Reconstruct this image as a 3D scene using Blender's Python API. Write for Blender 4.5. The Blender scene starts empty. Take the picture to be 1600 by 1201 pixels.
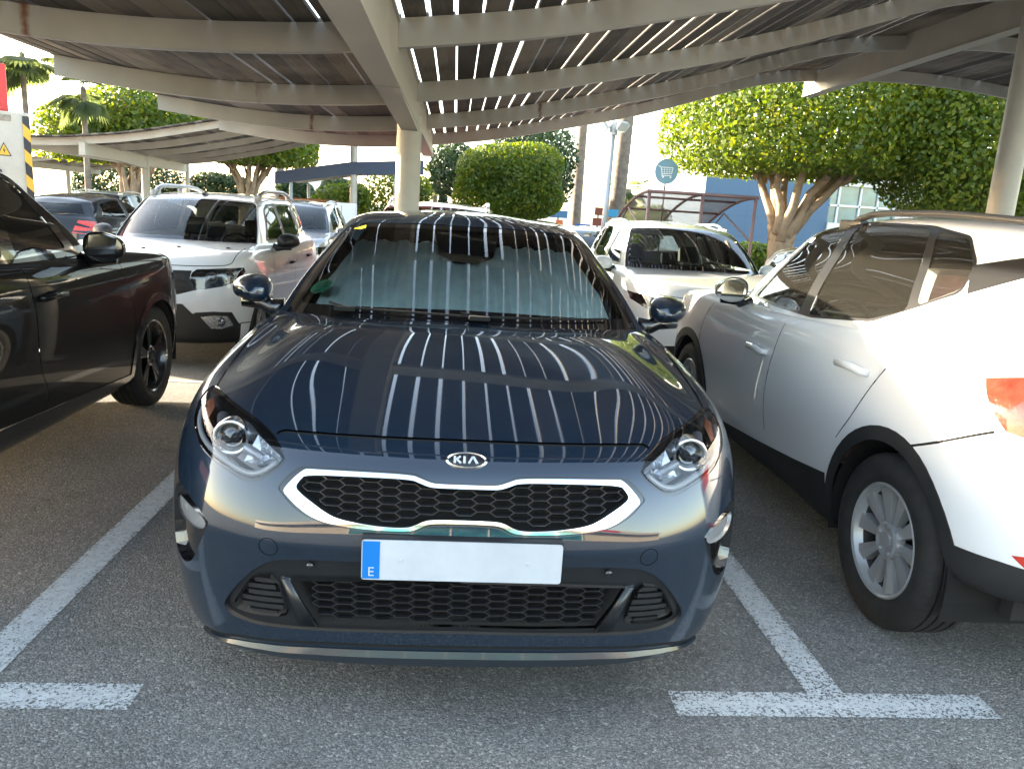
import bpy, bmesh, math, random
import numpy as np
from mathutils import Vector, Matrix
from mathutils.bvhtree import BVHTree
from mathutils.geometry import delaunay_2d_cdt
from math import radians, sin, cos, pi, sqrt, atan2

SC = bpy.context.scene
COL = SC.collection
RNG = random.Random(7)

# ---------------------------------------------------------------- camera, sky, sun, exposure
def setup_camera():
    cd = bpy.data.cameras.new('camera'); co = bpy.data.objects.new('camera', cd); COL.objects.link(co)
    yaw, pitch, roll = radians(4.82), radians(12.37), radians(3.62)
    f = Vector((sin(yaw)*cos(pitch), cos(yaw)*cos(pitch), -sin(pitch)))
    r0 = Vector((cos(yaw), -sin(yaw), 0)); u0 = r0.cross(f)
    r = r0*cos(roll)+u0*sin(roll); u = -r0*sin(roll)+u0*cos(roll)
    co.matrix_world = Matrix(((r.x,u.x,-f.x,-.06),(r.y,u.y,-f.y,-1.97),(r.z,u.z,-f.z,1.455),(0,0,0,1)))
    cd.sensor_width = 36; cd.sensor_fit = 'HORIZONTAL'; cd.lens = 36*1222/1600
    cd.clip_start = .05; cd.clip_end = 3000
    SC.camera = co
setup_camera()

SUN_EL, SUN_AZ = radians(10.5), radians(-60)     # azimuth from +Y towards +X
def setup_light():
    w = bpy.data.worlds.new('World'); SC.world = w; w.use_nodes = True
    nt = w.node_tree; nt.nodes.clear()
    out = nt.nodes.new('ShaderNodeOutputWorld'); bg = nt.nodes.new('ShaderNodeBackground')
    sk = nt.nodes.new('ShaderNodeTexSky'); sk.sky_type = 'NISHITA'; sk.sun_disc = False
    sk.sun_elevation = SUN_EL; sk.sun_rotation = SUN_AZ
    sk.air_density = 1.0; sk.dust_density = 1.4; sk.ozone_density = .8
    bg.inputs['Strength'].default_value = 0.15
    hs = nt.nodes.new('ShaderNodeHueSaturation'); hs.inputs['Saturation'].default_value = .84; nt.links.new(sk.outputs[0], hs.inputs['Color'])
    wm = nt.nodes.new('ShaderNodeMix'); wm.data_type = 'RGBA'; wm.blend_type = 'MULTIPLY'; wm.inputs[0].default_value = 1.; wm.inputs[7].default_value = (.99, .965, .93, 1); nt.links.new(hs.outputs[0], wm.inputs[6]); nt.links.new(wm.outputs[2], bg.inputs[0]); nt.links.new(bg.outputs[0], out.inputs[0])
    l = bpy.data.lights.new('sun', 'SUN'); l.energy = 4.4; l.angle = radians(.5); l.color = (1, .86, .66)
    lo = bpy.data.objects.new('sun', l); COL.objects.link(lo)
    d = Vector((sin(SUN_AZ)*cos(SUN_EL), cos(SUN_AZ)*cos(SUN_EL), sin(SUN_EL)))
    lo.rotation_euler = d.to_track_quat('Z', 'Y').to_euler(); lo.location = d*60
setup_light()
SC.view_settings.view_transform = 'Standard'; SC.view_settings.look = 'None'
SC.view_settings.exposure = 3.25; SC.view_settings.gamma = 1
SC.view_settings.use_curve_mapping = False
SC.cycles.max_bounces = 10; SC.cycles.transparent_max_bounces = 24
SC.cycles.glossy_bounces = 5; SC.cycles.diffuse_bounces = 4; SC.cycles.transmission_bounces = 6
SC.cycles.caustics_reflective = False; SC.cycles.caustics_refractive = False
SC.cycles.sample_clamp_indirect = 6
SC.cycles.use_denoising = True

# ---------------------------------------------------------------- materials
MATS = {}
def nodes_of(name):
    m = bpy.data.materials.new(name); m.use_nodes = True
    return m, m.node_tree, m.node_tree.nodes['Principled BSDF']
def mat(name, col, rough=.5, metal=0., coat=0., coat_rough=.03, noise=0., nscale=8., bump=0., bscale=40., spec=.5, emit=None, rvar=0., attr=None, sub=None):
    """principled material with procedural colour, roughness and bump variation"""
    if name in MATS: return MATS[name]
    m, nt, b = nodes_of(name); L = nt.links
    b.inputs['Base Color'].default_value = (*col, 1); b.inputs['Roughness'].default_value = rough
    b.inputs['Metallic'].default_value = metal; b.inputs['Coat Weight'].default_value = coat
    b.inputs['Coat Roughness'].default_value = coat_rough; b.inputs['Specular IOR Level'].default_value = spec
    tc = nt.nodes.new('ShaderNodeTexCoord')
    if noise or rvar:
        n = nt.nodes.new('ShaderNodeTexNoise'); n.inputs['Scale'].default_value = nscale; n.inputs['Detail'].default_value = 6
        n.inputs['Roughness'].default_value = .65
        L.new(tc.outputs['Object'], n.inputs['Vector'])
        if noise:
            cr = nt.nodes.new('ShaderNodeValToRGB')
            cr.color_ramp.elements[0].position = .3; cr.color_ramp.elements[1].position = .7
            cr.color_ramp.elements[0].color = (*[c*(1-noise) for c in col], 1)
            cr.color_ramp.elements[1].color = (*[min(1, c*(1+noise)) for c in col], 1)
            L.new(n.outputs['Fac'], cr.inputs[0]); L.new(cr.outputs[0], b.inputs['Base Color'])
        if rvar:
            mr = nt.nodes.new('ShaderNodeMapRange'); mr.inputs['To Min'].default_value = max(0, rough-rvar); mr.inputs['To Max'].default_value = rough+rvar
            mr.inputs['From Min'].default_value = .3; mr.inputs['From Max'].default_value = .7
            L.new(n.outputs['Fac'], mr.inputs['Value']); L.new(mr.outputs[0], b.inputs['Roughness'])
    if bump:
        n2 = nt.nodes.new('ShaderNodeTexNoise'); n2.inputs['Scale'].default_value = bscale; n2.inputs['Detail'].default_value = 5
        L.new(tc.outputs['Object'], n2.inputs['Vector'])
        bp = nt.nodes.new('ShaderNodeBump'); bp.inputs['Strength'].default_value = bump; bp.inputs['Distance'].default_value = .01
        L.new(n2.outputs['Fac'], bp.inputs['Height']); L.new(bp.outputs[0], b.inputs['Normal'])
    if emit:
        b.inputs['Emission Color'].default_value = (*emit[:3], 1); b.inputs['Emission Strength'].default_value = emit[3]
    MATS[name] = m
    return m
def glass(name, tint, rough=0., refl=1.0, ior=1.5, dust=0.):
    """thin sheet of glass: tinted see-through plus Fresnel reflection"""
    if name in MATS: return MATS[name]
    m = bpy.data.materials.new(name); m.use_nodes = True; nt = m.node_tree; nt.nodes.clear(); L = nt.links
    out = nt.nodes.new('ShaderNodeOutputMaterial'); mx = nt.nodes.new('ShaderNodeMixShader')
    tr = nt.nodes.new('ShaderNodeBsdfTransparent'); tr.inputs[0].default_value = (*tint, 1)
    gl = nt.nodes.new('ShaderNodeBsdfGlossy'); gl.inputs['Roughness'].default_value = rough; gl.inputs[0].default_value = (1, 1, 1, 1)
    fr = nt.nodes.new('ShaderNodeFresnel'); fr.inputs[0].default_value = ior
    mu = nt.nodes.new('ShaderNodeMath'); mu.operation = 'MULTIPLY'; mu.inputs[1].default_value = refl; mu.use_clamp = True
    L.new(fr.outputs[0], mu.inputs[0]); L.new(mu.outputs[0], mx.inputs[0])
    L.new(gl.outputs[0], mx.inputs[2])
    if dust:
        m2 = nt.nodes.new('ShaderNodeMixShader'); df = nt.nodes.new('ShaderNodeBsdfDiffuse'); df.inputs[0].default_value = (.55, .52, .44, 1); m2.inputs[0].default_value = dust
        L.new(tr.outputs[0], m2.inputs[1]); L.new(df.outputs[0], m2.inputs[2]); L.new(m2.outputs[0], mx.inputs[1])
    else: L.new(tr.outputs[0], mx.inputs[1])
    L.new(mx.outputs[0], out.inputs[0])
    MATS[name] = m
    return m
def paint(name, col, metal=.0, rough=.35, flake=0., coat=1., cior=1.5):
    """car paint: a base coat, fine metallic flake and a clear coat"""
    if name in MATS: return MATS[name]
    m, nt, b = nodes_of(name); L = nt.links
    b.inputs['Base Color'].default_value = (*col, 1); b.inputs['Metallic'].default_value = metal
    b.inputs['Roughness'].default_value = rough; b.inputs['Coat Weight'].default_value = coat; b.inputs['Coat Roughness'].default_value = .015; b.inputs['Specular IOR Level'].default_value = .1; b.inputs['Coat IOR'].default_value = cior
    tc = nt.nodes.new('ShaderNodeTexCoord')
    n = nt.nodes.new('ShaderNodeTexNoise'); n.inputs['Scale'].default_value = 3.5; n.inputs['Detail'].default_value = 8
    L.new(tc.outputs['Object'], n.inputs['Vector'])
    mr = nt.nodes.new('ShaderNodeMapRange'); mr.inputs['From Min'].default_value = .4; mr.inputs['From Max'].default_value = .75
    mr.inputs['To Min'].default_value = .012; mr.inputs['To Max'].default_value = .05      # faint dust film on the clear coat
    L.new(n.outputs['Fac'], mr.inputs['Value']); L.new(mr.outputs[0], b.inputs['Coat Roughness'])
    if flake:
        v = nt.nodes.new('ShaderNodeTexVoronoi'); v.inputs['Scale'].default_value = 1400
        L.new(tc.outputs['Object'], v.inputs['Vector'])
        bp = nt.nodes.new('ShaderNodeBump'); bp.inputs['Strength'].default_value = flake; bp.inputs['Distance'].default_value = .0006
        L.new(v.outputs['Distance'], bp.inputs['Height']); L.new(bp.outputs[0], b.inputs['Normal'])
    MATS[name] = m
    return m

# ---------------------------------------------------------------- mesh helpers
def tag(o, label=None, cat=None, group=None, kind=None):
    if label: o['label'] = label
    if cat: o['category'] = cat
    if group: o['group'] = group
    if kind: o['kind'] = kind
    return o
def thing(name, label, cat, loc=(0, 0, 0), rz=0., group=None):
    o = bpy.data.objects.new(name, None); COL.objects.link(o); o.empty_display_size = .2
    o.location = loc; o.rotation_euler = (0, 0, rz)
    return tag(o, label, cat, group)
def link(name, me, m=None, parent=None, loc=None):
    o = bpy.data.objects.new(name, me); COL.objects.link(o)
    if m is not None: me.materials.append(m)
    if parent is not None: o.parent = parent
    if loc is not None: o.location = loc
    return o
def obj_np(name, V, F, m, parent=None, smooth=True, N=None):
    me = bpy.data.meshes.new(name); me.from_pydata([tuple(v) for v in V], [], [tuple(int(i) for i in f) for f in F])
    if smooth: me.polygons.foreach_set('use_smooth', [True]*len(me.polygons))
    me.update()
    if N is not None: me.normals_split_custom_set_from_vertices([tuple(n) for n in N])
    return link(name, me, m, parent)
def obj_bm(name, bm, m, parent=None, smooth=False, angle=None, loc=None):
    me = bpy.data.meshes.new(name); bmesh.ops.recalc_face_normals(bm, faces=bm.faces[:]); bm.to_mesh(me); bm.free()
    if smooth or angle: me.polygons.foreach_set('use_smooth', [True]*len(me.polygons))
    if angle: me.set_sharp_from_angle(angle=radians(angle))
    return link(name, me, m, parent, loc)
def B(): return bmesh.new()
def box(bm, x0, x1, y0, y1, z0, z1, bev=0., mtx=None):
    c = [(x0,y0,z0),(x1,y0,z0),(x1,y1,z0),(x0,y1,z0),(x0,y0,z1),(x1,y0,z1),(x1,y1,z1),(x0,y1,z1)]
    vs = [bm.verts.new(mtx @ Vector(p) if mtx else p) for p in c]
    fs = [bm.faces.new([vs[i] for i in q]) for q in ((3,2,1,0),(4,5,6,7),(0,1,5,4),(1,2,6,5),(2,3,7,6),(3,0,4,7))]
    if bev:
        es = list({e for f in fs for e in f.edges})
        bmesh.ops.bevel(bm, geom=es, offset=bev, segments=2, affect='EDGES', profile=.7)
def tube(bm, pts, r, n=10, caps=True, sx=1.):
    """round bar through pts; r a number or one radius per point"""
    pts = [Vector(p) for p in pts]; rings = []
    up = Vector((0, 0, 1)); prev = None
    for i, p in enumerate(pts):
        d = (pts[min(i+1, len(pts)-1)]-pts[max(i-1, 0)]).normalized()
        if prev is None:
            a = d.orthogonal().normalized() if abs(d.z) > .9 else d.cross(up).normalized()
        else:
            a = (prev-d*prev.dot(d)).normalized()
        prev = a; b = d.cross(a); rr = r[i] if hasattr(r, '__len__') else r
        rings.append([bm.verts.new(p+(a*cos(2*pi*k/n)*sx+b*sin(2*pi*k/n))*rr) for k in range(n)])
    for i in range(len(rings)-1):
        for k in range(n):
            bm.faces.new((rings[i][k], rings[i][(k+1) % n], rings[i+1][(k+1) % n], rings[i+1][k]))
    if caps:
        bm.faces.new(rings[0][::-1]); bm.faces.new(rings[-1])
def lathe(bm, prof, n=48, axis='x', c=(0, 0, 0), closed=False):
    """spin (axial, radius) points about an axis"""
    rings = []
    for a, r in prof:
        ring = []
        for k in range(n):
            t = 2*pi*k/n
            p = {'x': (a, r*cos(t), r*sin(t)), 'y': (r*cos(t), a, r*sin(t)), 'z': (r*cos(t), r*sin(t), a)}[axis]
            ring.append(bm.verts.new((p[0]+c[0], p[1]+c[1], p[2]+c[2])))
        rings.append(ring)
    m = len(rings)
    for i in range(m if closed else m-1):
        for k in range(n):
            bm.faces.new((rings[i][k], rings[i][(k+1) % n], rings[(i+1) % m][(k+1) % n], rings[(i+1) % m][k]))
    return rings
def prism(bm, poly, fn0, fn1):
    """solid between two copies of a 2D outline"""
    a = [bm.verts.new(fn0(*p)) for p in poly]; b = [bm.verts.new(fn1(*p)) for p in poly]; n = len(poly)
    bm.faces.new(a[::-1]); bm.faces.new(b)
    for i in range(n): bm.faces.new((a[i], a[(i+1) % n], b[(i+1) % n], b[i]))
def lerp(a, b, t): return a+(b-a)*t
def densify(poly, step, closed=True):
    out = []; n = len(poly)
    for i in range(n if closed else n-1):
        a, b = poly[i], poly[(i+1) % n]; d = math.hypot(b[0]-a[0], b[1]-a[1]); k = max(1, int(math.ceil(d/step)))
        for j in range(k): out.append((lerp(a[0], b[0], j/k), lerp(a[1], b[1], j/k)))
    if not closed: out.append(tuple(poly[-1]))
    return out
def smooth_poly(poly, it=2, closed=True, keep=()):
    """corner cutting; indices in keep stay sharp"""
    pts = [(tuple(p), i in keep) for i, p in enumerate(poly)]
    for _ in range(it):
        out = []; n = len(pts)
        for i in range(n):
            (p, k) = pts[i]
            if not closed and i in (0, n-1): out.append((p, True)); continue
            if k: out.append((p, True)); continue
            a = pts[(i-1) % n][0]; c = pts[(i+1) % n][0]
            out.append(((p[0]*.75+a[0]*.25, p[1]*.75+a[1]*.25), False)); out.append(((p[0]*.75+c[0]*.25, p[1]*.75+c[1]*.25), False))
        pts = out
    return [p for p, _ in pts]
def ribbon(line, w):
    """closed outline of a strip of width w along a 2D line"""
    L, R = [], []
    for i, p in enumerate(line):
        a = line[max(i-1, 0)]; b = line[min(i+1, len(line)-1)]; dx, dy = b[0]-a[0], b[1]-a[1]; d = math.hypot(dx, dy) or 1
        nx, ny = -dy/d*w/2, dx/d*w/2
        L.append((p[0]+nx, p[1]+ny)); R.append((p[0]-nx, p[1]-ny))
    return L+R[::-1]
def inpoly(px, py, poly):
    ins = np.zeros(len(px), bool); n = len(poly)
    P = np.asarray(poly)
    j = n-1
    for i in range(n):
        xi, yi = P[i]; xj, yj = P[j]
        if yi != yj:
            c = ((yi > py) != (yj > py)) & (px < (xj-xi)*(py-yi)/(yj-yi)+xi); ins ^= c
        j = i
    return ins

# ---------------------------------------------------------------- smooth car surfaces
class Surf:
    """smooth bicubic surface through a grid of points [s][t]; s = 0 and s = end lie on the car's centre plane"""
    def __init__(self, P, top_mirror=False):
        self.P = np.asarray(P, float); self.ns, self.nt = self.P.shape[:2]; self.tm = top_mirror
        self.C = self.P.copy()
        ii, jj = np.meshgrid(np.arange(self.ns), np.arange(self.nt), indexing='ij')
        for _ in range(3):
            self.pad(); q = self.ev(ii.ravel().astype(float), jj.ravel().astype(float))[0].reshape(self.P.shape)
            self.C = self.C+(self.P-q)*.9
        self.pad(); self.bvh = None
    def pad(self):
        C = self.C; mir = np.array([-1, 1, 1])
        E = np.zeros((self.ns+2, self.nt+2, 3)); E[1:-1, 1:-1] = C
        E[0, 1:-1] = C[1]*mir; E[-1, 1:-1] = C[-2]*mir
        E[:, 0] = 2*E[:, 1]-E[:, 2]
        E[:, -1] = E[:, -3]*mir if self.tm else 2*E[:, -2]-E[:, -3]
        self.E = E
    def ev(self, s, t):
        s = np.clip(np.asarray(s, float), 0, self.ns-1); t = np.clip(np.asarray(t, float), 0, self.nt-1)
        i = np.clip(np.floor(s).astype(int), 0, self.ns-2); j = np.clip(np.floor(t).astype(int), 0, self.nt-2)
        u = s-i; v = t-j
        def bs(u): return np.stack([(1-u)**3/6, (3*u**3-6*u*u+4)/6, (-3*u**3+3*u*u+3*u+1)/6, u**3/6])
        def db(u): return np.stack([-(1-u)**2/2, (9*u*u-12*u)/6, (-9*u*u+6*u+3)/6, u*u/2])
        bu, bv, du, dv = bs(u), bs(v), db(u), db(v)
        p = np.zeros((len(s), 3)); ps = p.copy(); pt = p.copy()
        for a in range(4):
            for b in range(4):
                c = self.E[i+a, j+b]
                p += c*(bu[a]*bv[b])[:, None]; ps += c*(du[a]*bv[b])[:, None]; pt += c*(bu[a]*dv[b])[:, None]
        n = np.cross(ps, pt); l = np.linalg.norm(n, axis=1); l[l == 0] = 1
        return p, n/l[:, None]
    def tess(self, k=10):
        if self.bvh: return
        S = np.linspace(0, self.ns-1, (self.ns-1)*k+1); T = np.linspace(0, self.nt-1, (self.nt-1)*k+1)
        ss, tt = np.meshgrid(S, T, indexing='ij'); self.uv = np.stack([ss.ravel(), tt.ravel()], 1)
        p, _ = self.ev(ss.ravel(), tt.ravel()); self.tp = p; m = len(T); tri = []
        for a in range(len(S)-1):
            for b in range(m-1):
                q = a*m+b; tri += [(q, q+m, q+m+1), (q, q+m+1, q+1)]
        self.tri = tri; self.bvh = BVHTree.FromPolygons([Vector(x) for x in p], tri)
    def st_at(self, face, loc):
        a, b, c = self.tri[face]; A, Bv, Cv = self.tp[a], self.tp[b], self.tp[c]
        v0, v1, v2 = Bv-A, Cv-A, np.array(loc)-A
        d00, d01, d11, d20, d21 = v0@v0, v0@v1, v1@v1, v2@v0, v2@v1; den = d00*d11-d01*d01
        if abs(den) < 1e-14: return tuple(self.uv[a])
        v = (d11*d20-d01*d21)/den; w = (d00*d21-d01*d20)/den
        return tuple(self.uv[a]*(1-v-w)+self.uv[b]*v+self.uv[c]*w)
    def cast(self, o, d):
        self.tess(); h = self.bvh.ray_cast(Vector(o), Vector(d))
        return h
    def view(self, pts, view):
        """(s,t) of points given in a front (x,z), side (y,z), top (x,y) or rear (x,z) view of the car"""
        self.tess(); out = []; mx = self.tp.max(0); mn = self.tp.min(0); e = .0015
        for a, b in pts:
            end = 0
            if view in ('front', 'rear', 'top'): o_a = max(a, e); end = -1 if (a < -1e-6 and view != 'rear') else 0
            if view == 'front': o, d, q = (o_a, -9, b), (0, 1, 0), (o_a, .2, b)
            elif view == 'rear': o, d, q = (o_a, 12, b), (0, -1, 0), (o_a, mx[1]-.2, b)
            elif view == 'side':
                if a > mx[1]: end = 1
                if a < mn[1]: end = -1
                y = min(max(a, mn[1]+e), mx[1]-e); o, d, q = (9, y, b), (-1, 0, 0), (mx[0] if e < y-mn[1] < mx[1]-mn[1]-3*e else 0, y, b)
            else: o, d, q = (o_a, b, 9), (0, 0, -1), (o_a, b, 1)
            loc, n, fi, dist = self.bvh.ray_cast(Vector(o), Vector(d)); hit = loc is not None
            if not hit: loc, n, fi, dist = self.bvh.find_nearest(Vector(q))
            s, t = self.st_at(fi, loc)
            if not hit and view != 'top':
                if b < loc.z-.006 and t < 1.2: t -= .5
                if b > loc.z+.006 and t > self.nt-2: t += .5
            if view in ('front', 'top') and abs(a) < 1e-6 and s < 1: s = 0.
            if end < 0 or (view == 'top' and a < -1e-6): s = -.5 if s < self.ns/2 else self.ns-.5
            if end > 0 or (view == 'rear' and a < -1e-6): s = self.ns-.5
            out.append((s, t))
        return out

def cut_surface(S, regions, step=(.125, .125), srange=None, trange=None):
    """triangulate the half surface with every region outline as mesh edges; regions = [(name, [(s,t)..])] in order of priority"""
    s0, s1 = srange or (0, S.ns-1); t0, t1 = trange or (0, S.nt-1)
    ns, nt = int(round((s1-s0)/step[0])), int(round((t1-t0)/step[1]))
    gs = np.linspace(s0, s1, ns+1); gt = np.linspace(t0, t1, nt+1)
    pts = []; edges = []
    # domain boundary
    bd = [(s, t0) for s in gs]+[(s1, t) for t in gt[1:]]+[(s, t1) for s in gs[::-1][1:]]+[(s0, t) for t in gt[::-1][1:-1]]
    pts += bd; edges += [(i, (i+1) % len(bd)) for i in range(len(bd))]
    segs = []
    for nm, poly in regions:
        k = len(pts); pts += [tuple(p) for p in poly]; n = len(poly)
        edges += [(k+i, k+(i+1) % n) for i in range(n)]
        segs += [(poly[i], poly[(i+1) % n]) for i in range(n)]
    gg, hh = np.meshgrid(gs[1:-1], gt[1:-1], indexing='ij'); g = np.stack([gg.ravel(), hh.ravel()], 1)
    keep = np.ones(len(g), bool)
    if segs:
        thr = .3*min(step)
        for a, b in segs:
            a = np.array(a); b = np.array(b); ab = b-a; l2 = ab@ab or 1e-12
            lo = np.minimum(a, b)-thr; hi = np.maximum(a, b)+thr
            near = np.where(((g >= lo) & (g <= hi)).all(1))[0]
            if len(near) == 0: continue
            t = np.clip(((g[near]-a)@ab)/l2, 0, 1); d = np.linalg.norm(g[near]-(a+t[:, None]*ab), axis=1); keep[near[d < thr]] = False
    pts += [tuple(x) for x in g[keep]]
    V, _, F, *_ = delaunay_2d_cdt([Vector(p) for p in pts], edges, [], 0, 1e-6)
    V = np.array([(v.x, v.y) for v in V]); F = np.array([f for f in F if len(f) == 3])
    cen = V[F].mean(1)
    inside = (cen[:, 0] > s0) & (cen[:, 0] < s1) & (cen[:, 1] > t0) & (cen[:, 1] < t1)
    lab = np.full(len(F), -1)
    for k in range(len(regions)-1, -1, -1):
        lab[inpoly(cen[:, 0], cen[:, 1], regions[k][1])] = k
    pos, nor = S.ev(V[:, 0], V[:, 1])
    out = {}
    for k in [-1]+list(range(len(regions))):
        f = F[(lab == k) & inside]
        nm = 'body' if k < 0 else regions[k][0]
        if len(f) == 0: continue
        out[nm] = np.vstack([out[nm], f]) if nm in out else f
    return dict(V=V, pos=pos, nor=nor, faces=out)
def region_mesh(cs, name, offset=0., wall=False, flip=False, out=0.):
    """positions, faces, normals of one region, moved inward by offset, with a wall back to the surface"""
    f = cs['faces'][name]; ids = np.unique(f); mp = -np.ones(len(cs['V']), int); mp[ids] = np.arange(len(ids))
    n = cs['nor'][ids]; p = cs['pos'][ids]-n*(offset-out); F = [tuple(mp[q]) for q in f]; P = [tuple(x) for x in p]; N = [tuple(x) for x in n]
    if wall and offset:
        cnt = {}
        for q in f:
            for a, b in ((q[0], q[1]), (q[1], q[2]), (q[2], q[0])):
                cnt[(a, b)] = cnt.get((a, b), 0)+1
        add = {}
        for (a, b) in cnt:
            if (b, a) in cnt: continue
            if abs(cs['pos'][a][0]) < 1e-4 and abs(cs['pos'][b][0]) < 1e-4: continue
            for v in (a, b):
                if v not in add:
                    add[v] = len(P); P.append(tuple(cs['pos'][v]+cs['nor'][v]*out)); N.append(tuple(cs['nor'][v]))
            F.append((mp[a], add[a], add[b], mp[b]))
    return P, F, N
def mirror_mesh(P, F, N):
    """mirror across x = 0, joining on the centre plane"""
    P = list(P); N = list(N); F = list(F); n = len(P); mp = {}
    for i in range(n):
        if abs(P[i][0]) < 1e-5: mp[i] = i
        else: mp[i] = len(P); P.append((-P[i][0], P[i][1], P[i][2])); N.append((-N[i][0], N[i][1], N[i][2]))
    F += [tuple(mp[i] for i in f[::-1]) for f in F[:]]
    return P, F, N
def flipx(P, F, N): return [(-p[0], p[1], p[2]) for p in P], [f[::-1] for f in F], [(-q[0], q[1], q[2]) for q in N]

# ---------------------------------------------------------------- car body template
FX = [0, .2, .4, .58, .73, .85, .93, .975, 1.]
def pl(lst, q, k=0):
    """piecewise-linear columns of lst over its column k"""
    a = np.array(lst, float); return [float(np.interp(q, a[:, k], a[:, c])) for c in range(a.shape[1])]
def car_surfs(p):
    """body surface (sill to glass base) and greenhouse surface (glass base to roof spine) of one car"""
    F, Sd, R = p['F'], p['Sd'], p['R']; nr = len(F); n = p.get('n', 2.5); D, Dr = p['D'], p['Dr']; nb = p.get('nr', 3.0)
    nf, ns, nre = 9, 6, 8
    th = [pi/2*q for q in (0, .16, .31, .45, .58, .7, .81, .91, 1.)]
    thr = [pi/2*q for q in (1., .9, .78, .64, .48, .32, .16, 0)]
    sup = lambda t, n: (sin(t)**(2/n), 1-max(cos(t), 0)**(2/n))
    yF = D+F[3][0]; yR = R[3][0]-Dr
    rows = []
    (yc, zc), (xa, ya, za) = p['cowl'], p['apil']; belt = p['belt']; xr, yr, zr = belt[-1][1], belt[-1][0], belt[-1][2]
    (yrc, zrc) = p['rbase']
    base = []
    for f in FX: base.append((xa*f, yc+(ya-yc)*f**3, zc+(za-zc)*f**2))
    for j in range(1, ns): q = pl(belt, lerp(ya, yr, j/ns)); base.append((q[1], q[0], q[2]))
    for f in (1., .97, .9, .78, .62, .42, .21, 0): base.append((xr*f, yr+(yrc-yr)*(1-f**3)**.7, zr+(zrc-zr)*(1-f**2)))
    body = []
    hb = p.get('hood_bulge', .03); fr = p.get('hood_fr', (.3, .65, .9))
    for j in range(len(base)):
        col = []
        for k in range(nr):
            if j < nf:
                X, Y = sup(th[j], p['nrow'][k] if 'nrow' in p else n)
                wv = Y**.8 if k < nr-1 else Y**.6
                wv = p.get('zmix', lambda k, X, Y: X**2.2)(k, X, Y)
                col.append((Sd[k][0]*X, F[k][0]+(yF-F[k][0])*Y, lerp(F[k][1], Sd[k][1], wv)))
            elif j < nf+ns-1:
                y = lerp(yF, yR, (j-nf+1)/ns); fn = p.get('side', None); dx, dz = fn(k, y) if fn else (0, 0)
                col.append((Sd[k][0]+dx, y, Sd[k][1]+dz))
            else:
                X, Y = sup(thr[j-nf-ns+1], nb)
                fn = p.get('side', None); dx, dz = fn(k, yR) if fn else (0, 0)
                col.append(((Sd[k][0]+dx)*X, R[k][0]+(yR-R[k][0])*Y, lerp(R[k][1], Sd[k][1]+dz, X**2)))
        a, b = np.array(col[-1]), np.array(base[j])
        ffn = p.get('hood', None)
        for f in fr:
            q = a*(1-f)+b*f
            q[2] += hb*4*f*(1-f)*(1 if j < 7 else .7 if j < nf else .35)
            if ffn: q = ffn(j, f, q)
            col.append(tuple(q))
        col.append(base[j]); body.append(col)
    (yh, zh), (xt, yt, zt) = p['head'], p['atop']; rail = p['rail']; xq, yq, zq = rail[-1][1], rail[-1][0], rail[-1][2]; (yrh, zrh) = p['rhead']
    top = []
    for f in FX: top.append((xt*f, yh+(yt-yh)*f**3, zh+(zt-zh)*f**2.5))
    for j in range(1, ns): q = pl(rail, lerp(yt, yq, j/ns)); top.append((q[1], q[0], q[2]))
    for f in (1., .97, .9, .78, .62, .42, .21, 0): top.append((xq*f, yq+(yrh-yq)*(1-f**3)**.7, zq+(zrh-zq)*(1-f**2)))
    gh = []; N = len(base); bl = p.get('bulge', (.035, .03, .03)); sp = p['spine']
    for j in range(N):
        a, b = np.array(base[j]), np.array(top[j])
        if j < 7: o = np.array((0, -.5, .85)); bb = bl[0]
        elif j < nf: o = np.array((.6, -.4, .4)); bb = bl[0]*.8
        elif j < nf+ns: o = np.array((1, 0, .15)); bb = bl[1]
        else: o = np.array((0, .7, .5)); bb = bl[2]
        col = [base[j]]
        for f in (.25, .5, .75): col.append(tuple(a*(1-f)+b*f+o*bb*4*f*(1-f)))
        col.append(top[j])
        ysp = lerp(sp[0][0], sp[-1][0], j/(N-1)); ysp = np.clip(lerp(ysp, b[1]+.25*(1 if j < nf else 0)-.25*(1 if j >= nf+ns else 0), .75), sp[0][0], sp[-1][0])
        t = np.array((0, ysp, pl(sp, ysp)[1]))
        rc = p.get('roof_crown', .35)
        for f in (.3, .65):
            q = b*(1-f)+t*f; q[2] = b[2]+(t[2]-b[2])*(1-(1-f)**2.); col.append(tuple(q))
        col.append(tuple(t)); gh.append(col)
    return Surf(body), Surf(gh, top_mirror=True)

def part_from(cs, names, objname, m, root, side='both', offset=0., wall=False, out=0., merge=True):
    """link one or two objects (mirrored halves) made of the named regions"""
    res = []
    names = [n for n in ([names] if isinstance(names, str) else names) if n in cs['faces']]
    if not names: return res
    c2 = dict(cs); c2['faces'] = {'_': np.vstack([cs['faces'][n] for n in names])}
    P, F, N = region_mesh(c2, '_', offset, wall, out=out)
    if side == 'both':
        res.append(obj_np(objname, *mirror_mesh(P, F, N)[:2], m, root, N=mirror_mesh(P, F, N)[2]))
    if side in ('right', 'pair'): res.append(obj_np(objname, P, F, m, root, N=N))
    if side in ('left', 'pair'):
        P2, F2, N2 = flipx(P, F, N); res.append(obj_np(objname, P2, F2, m, root, N=N2))
    return res

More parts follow.
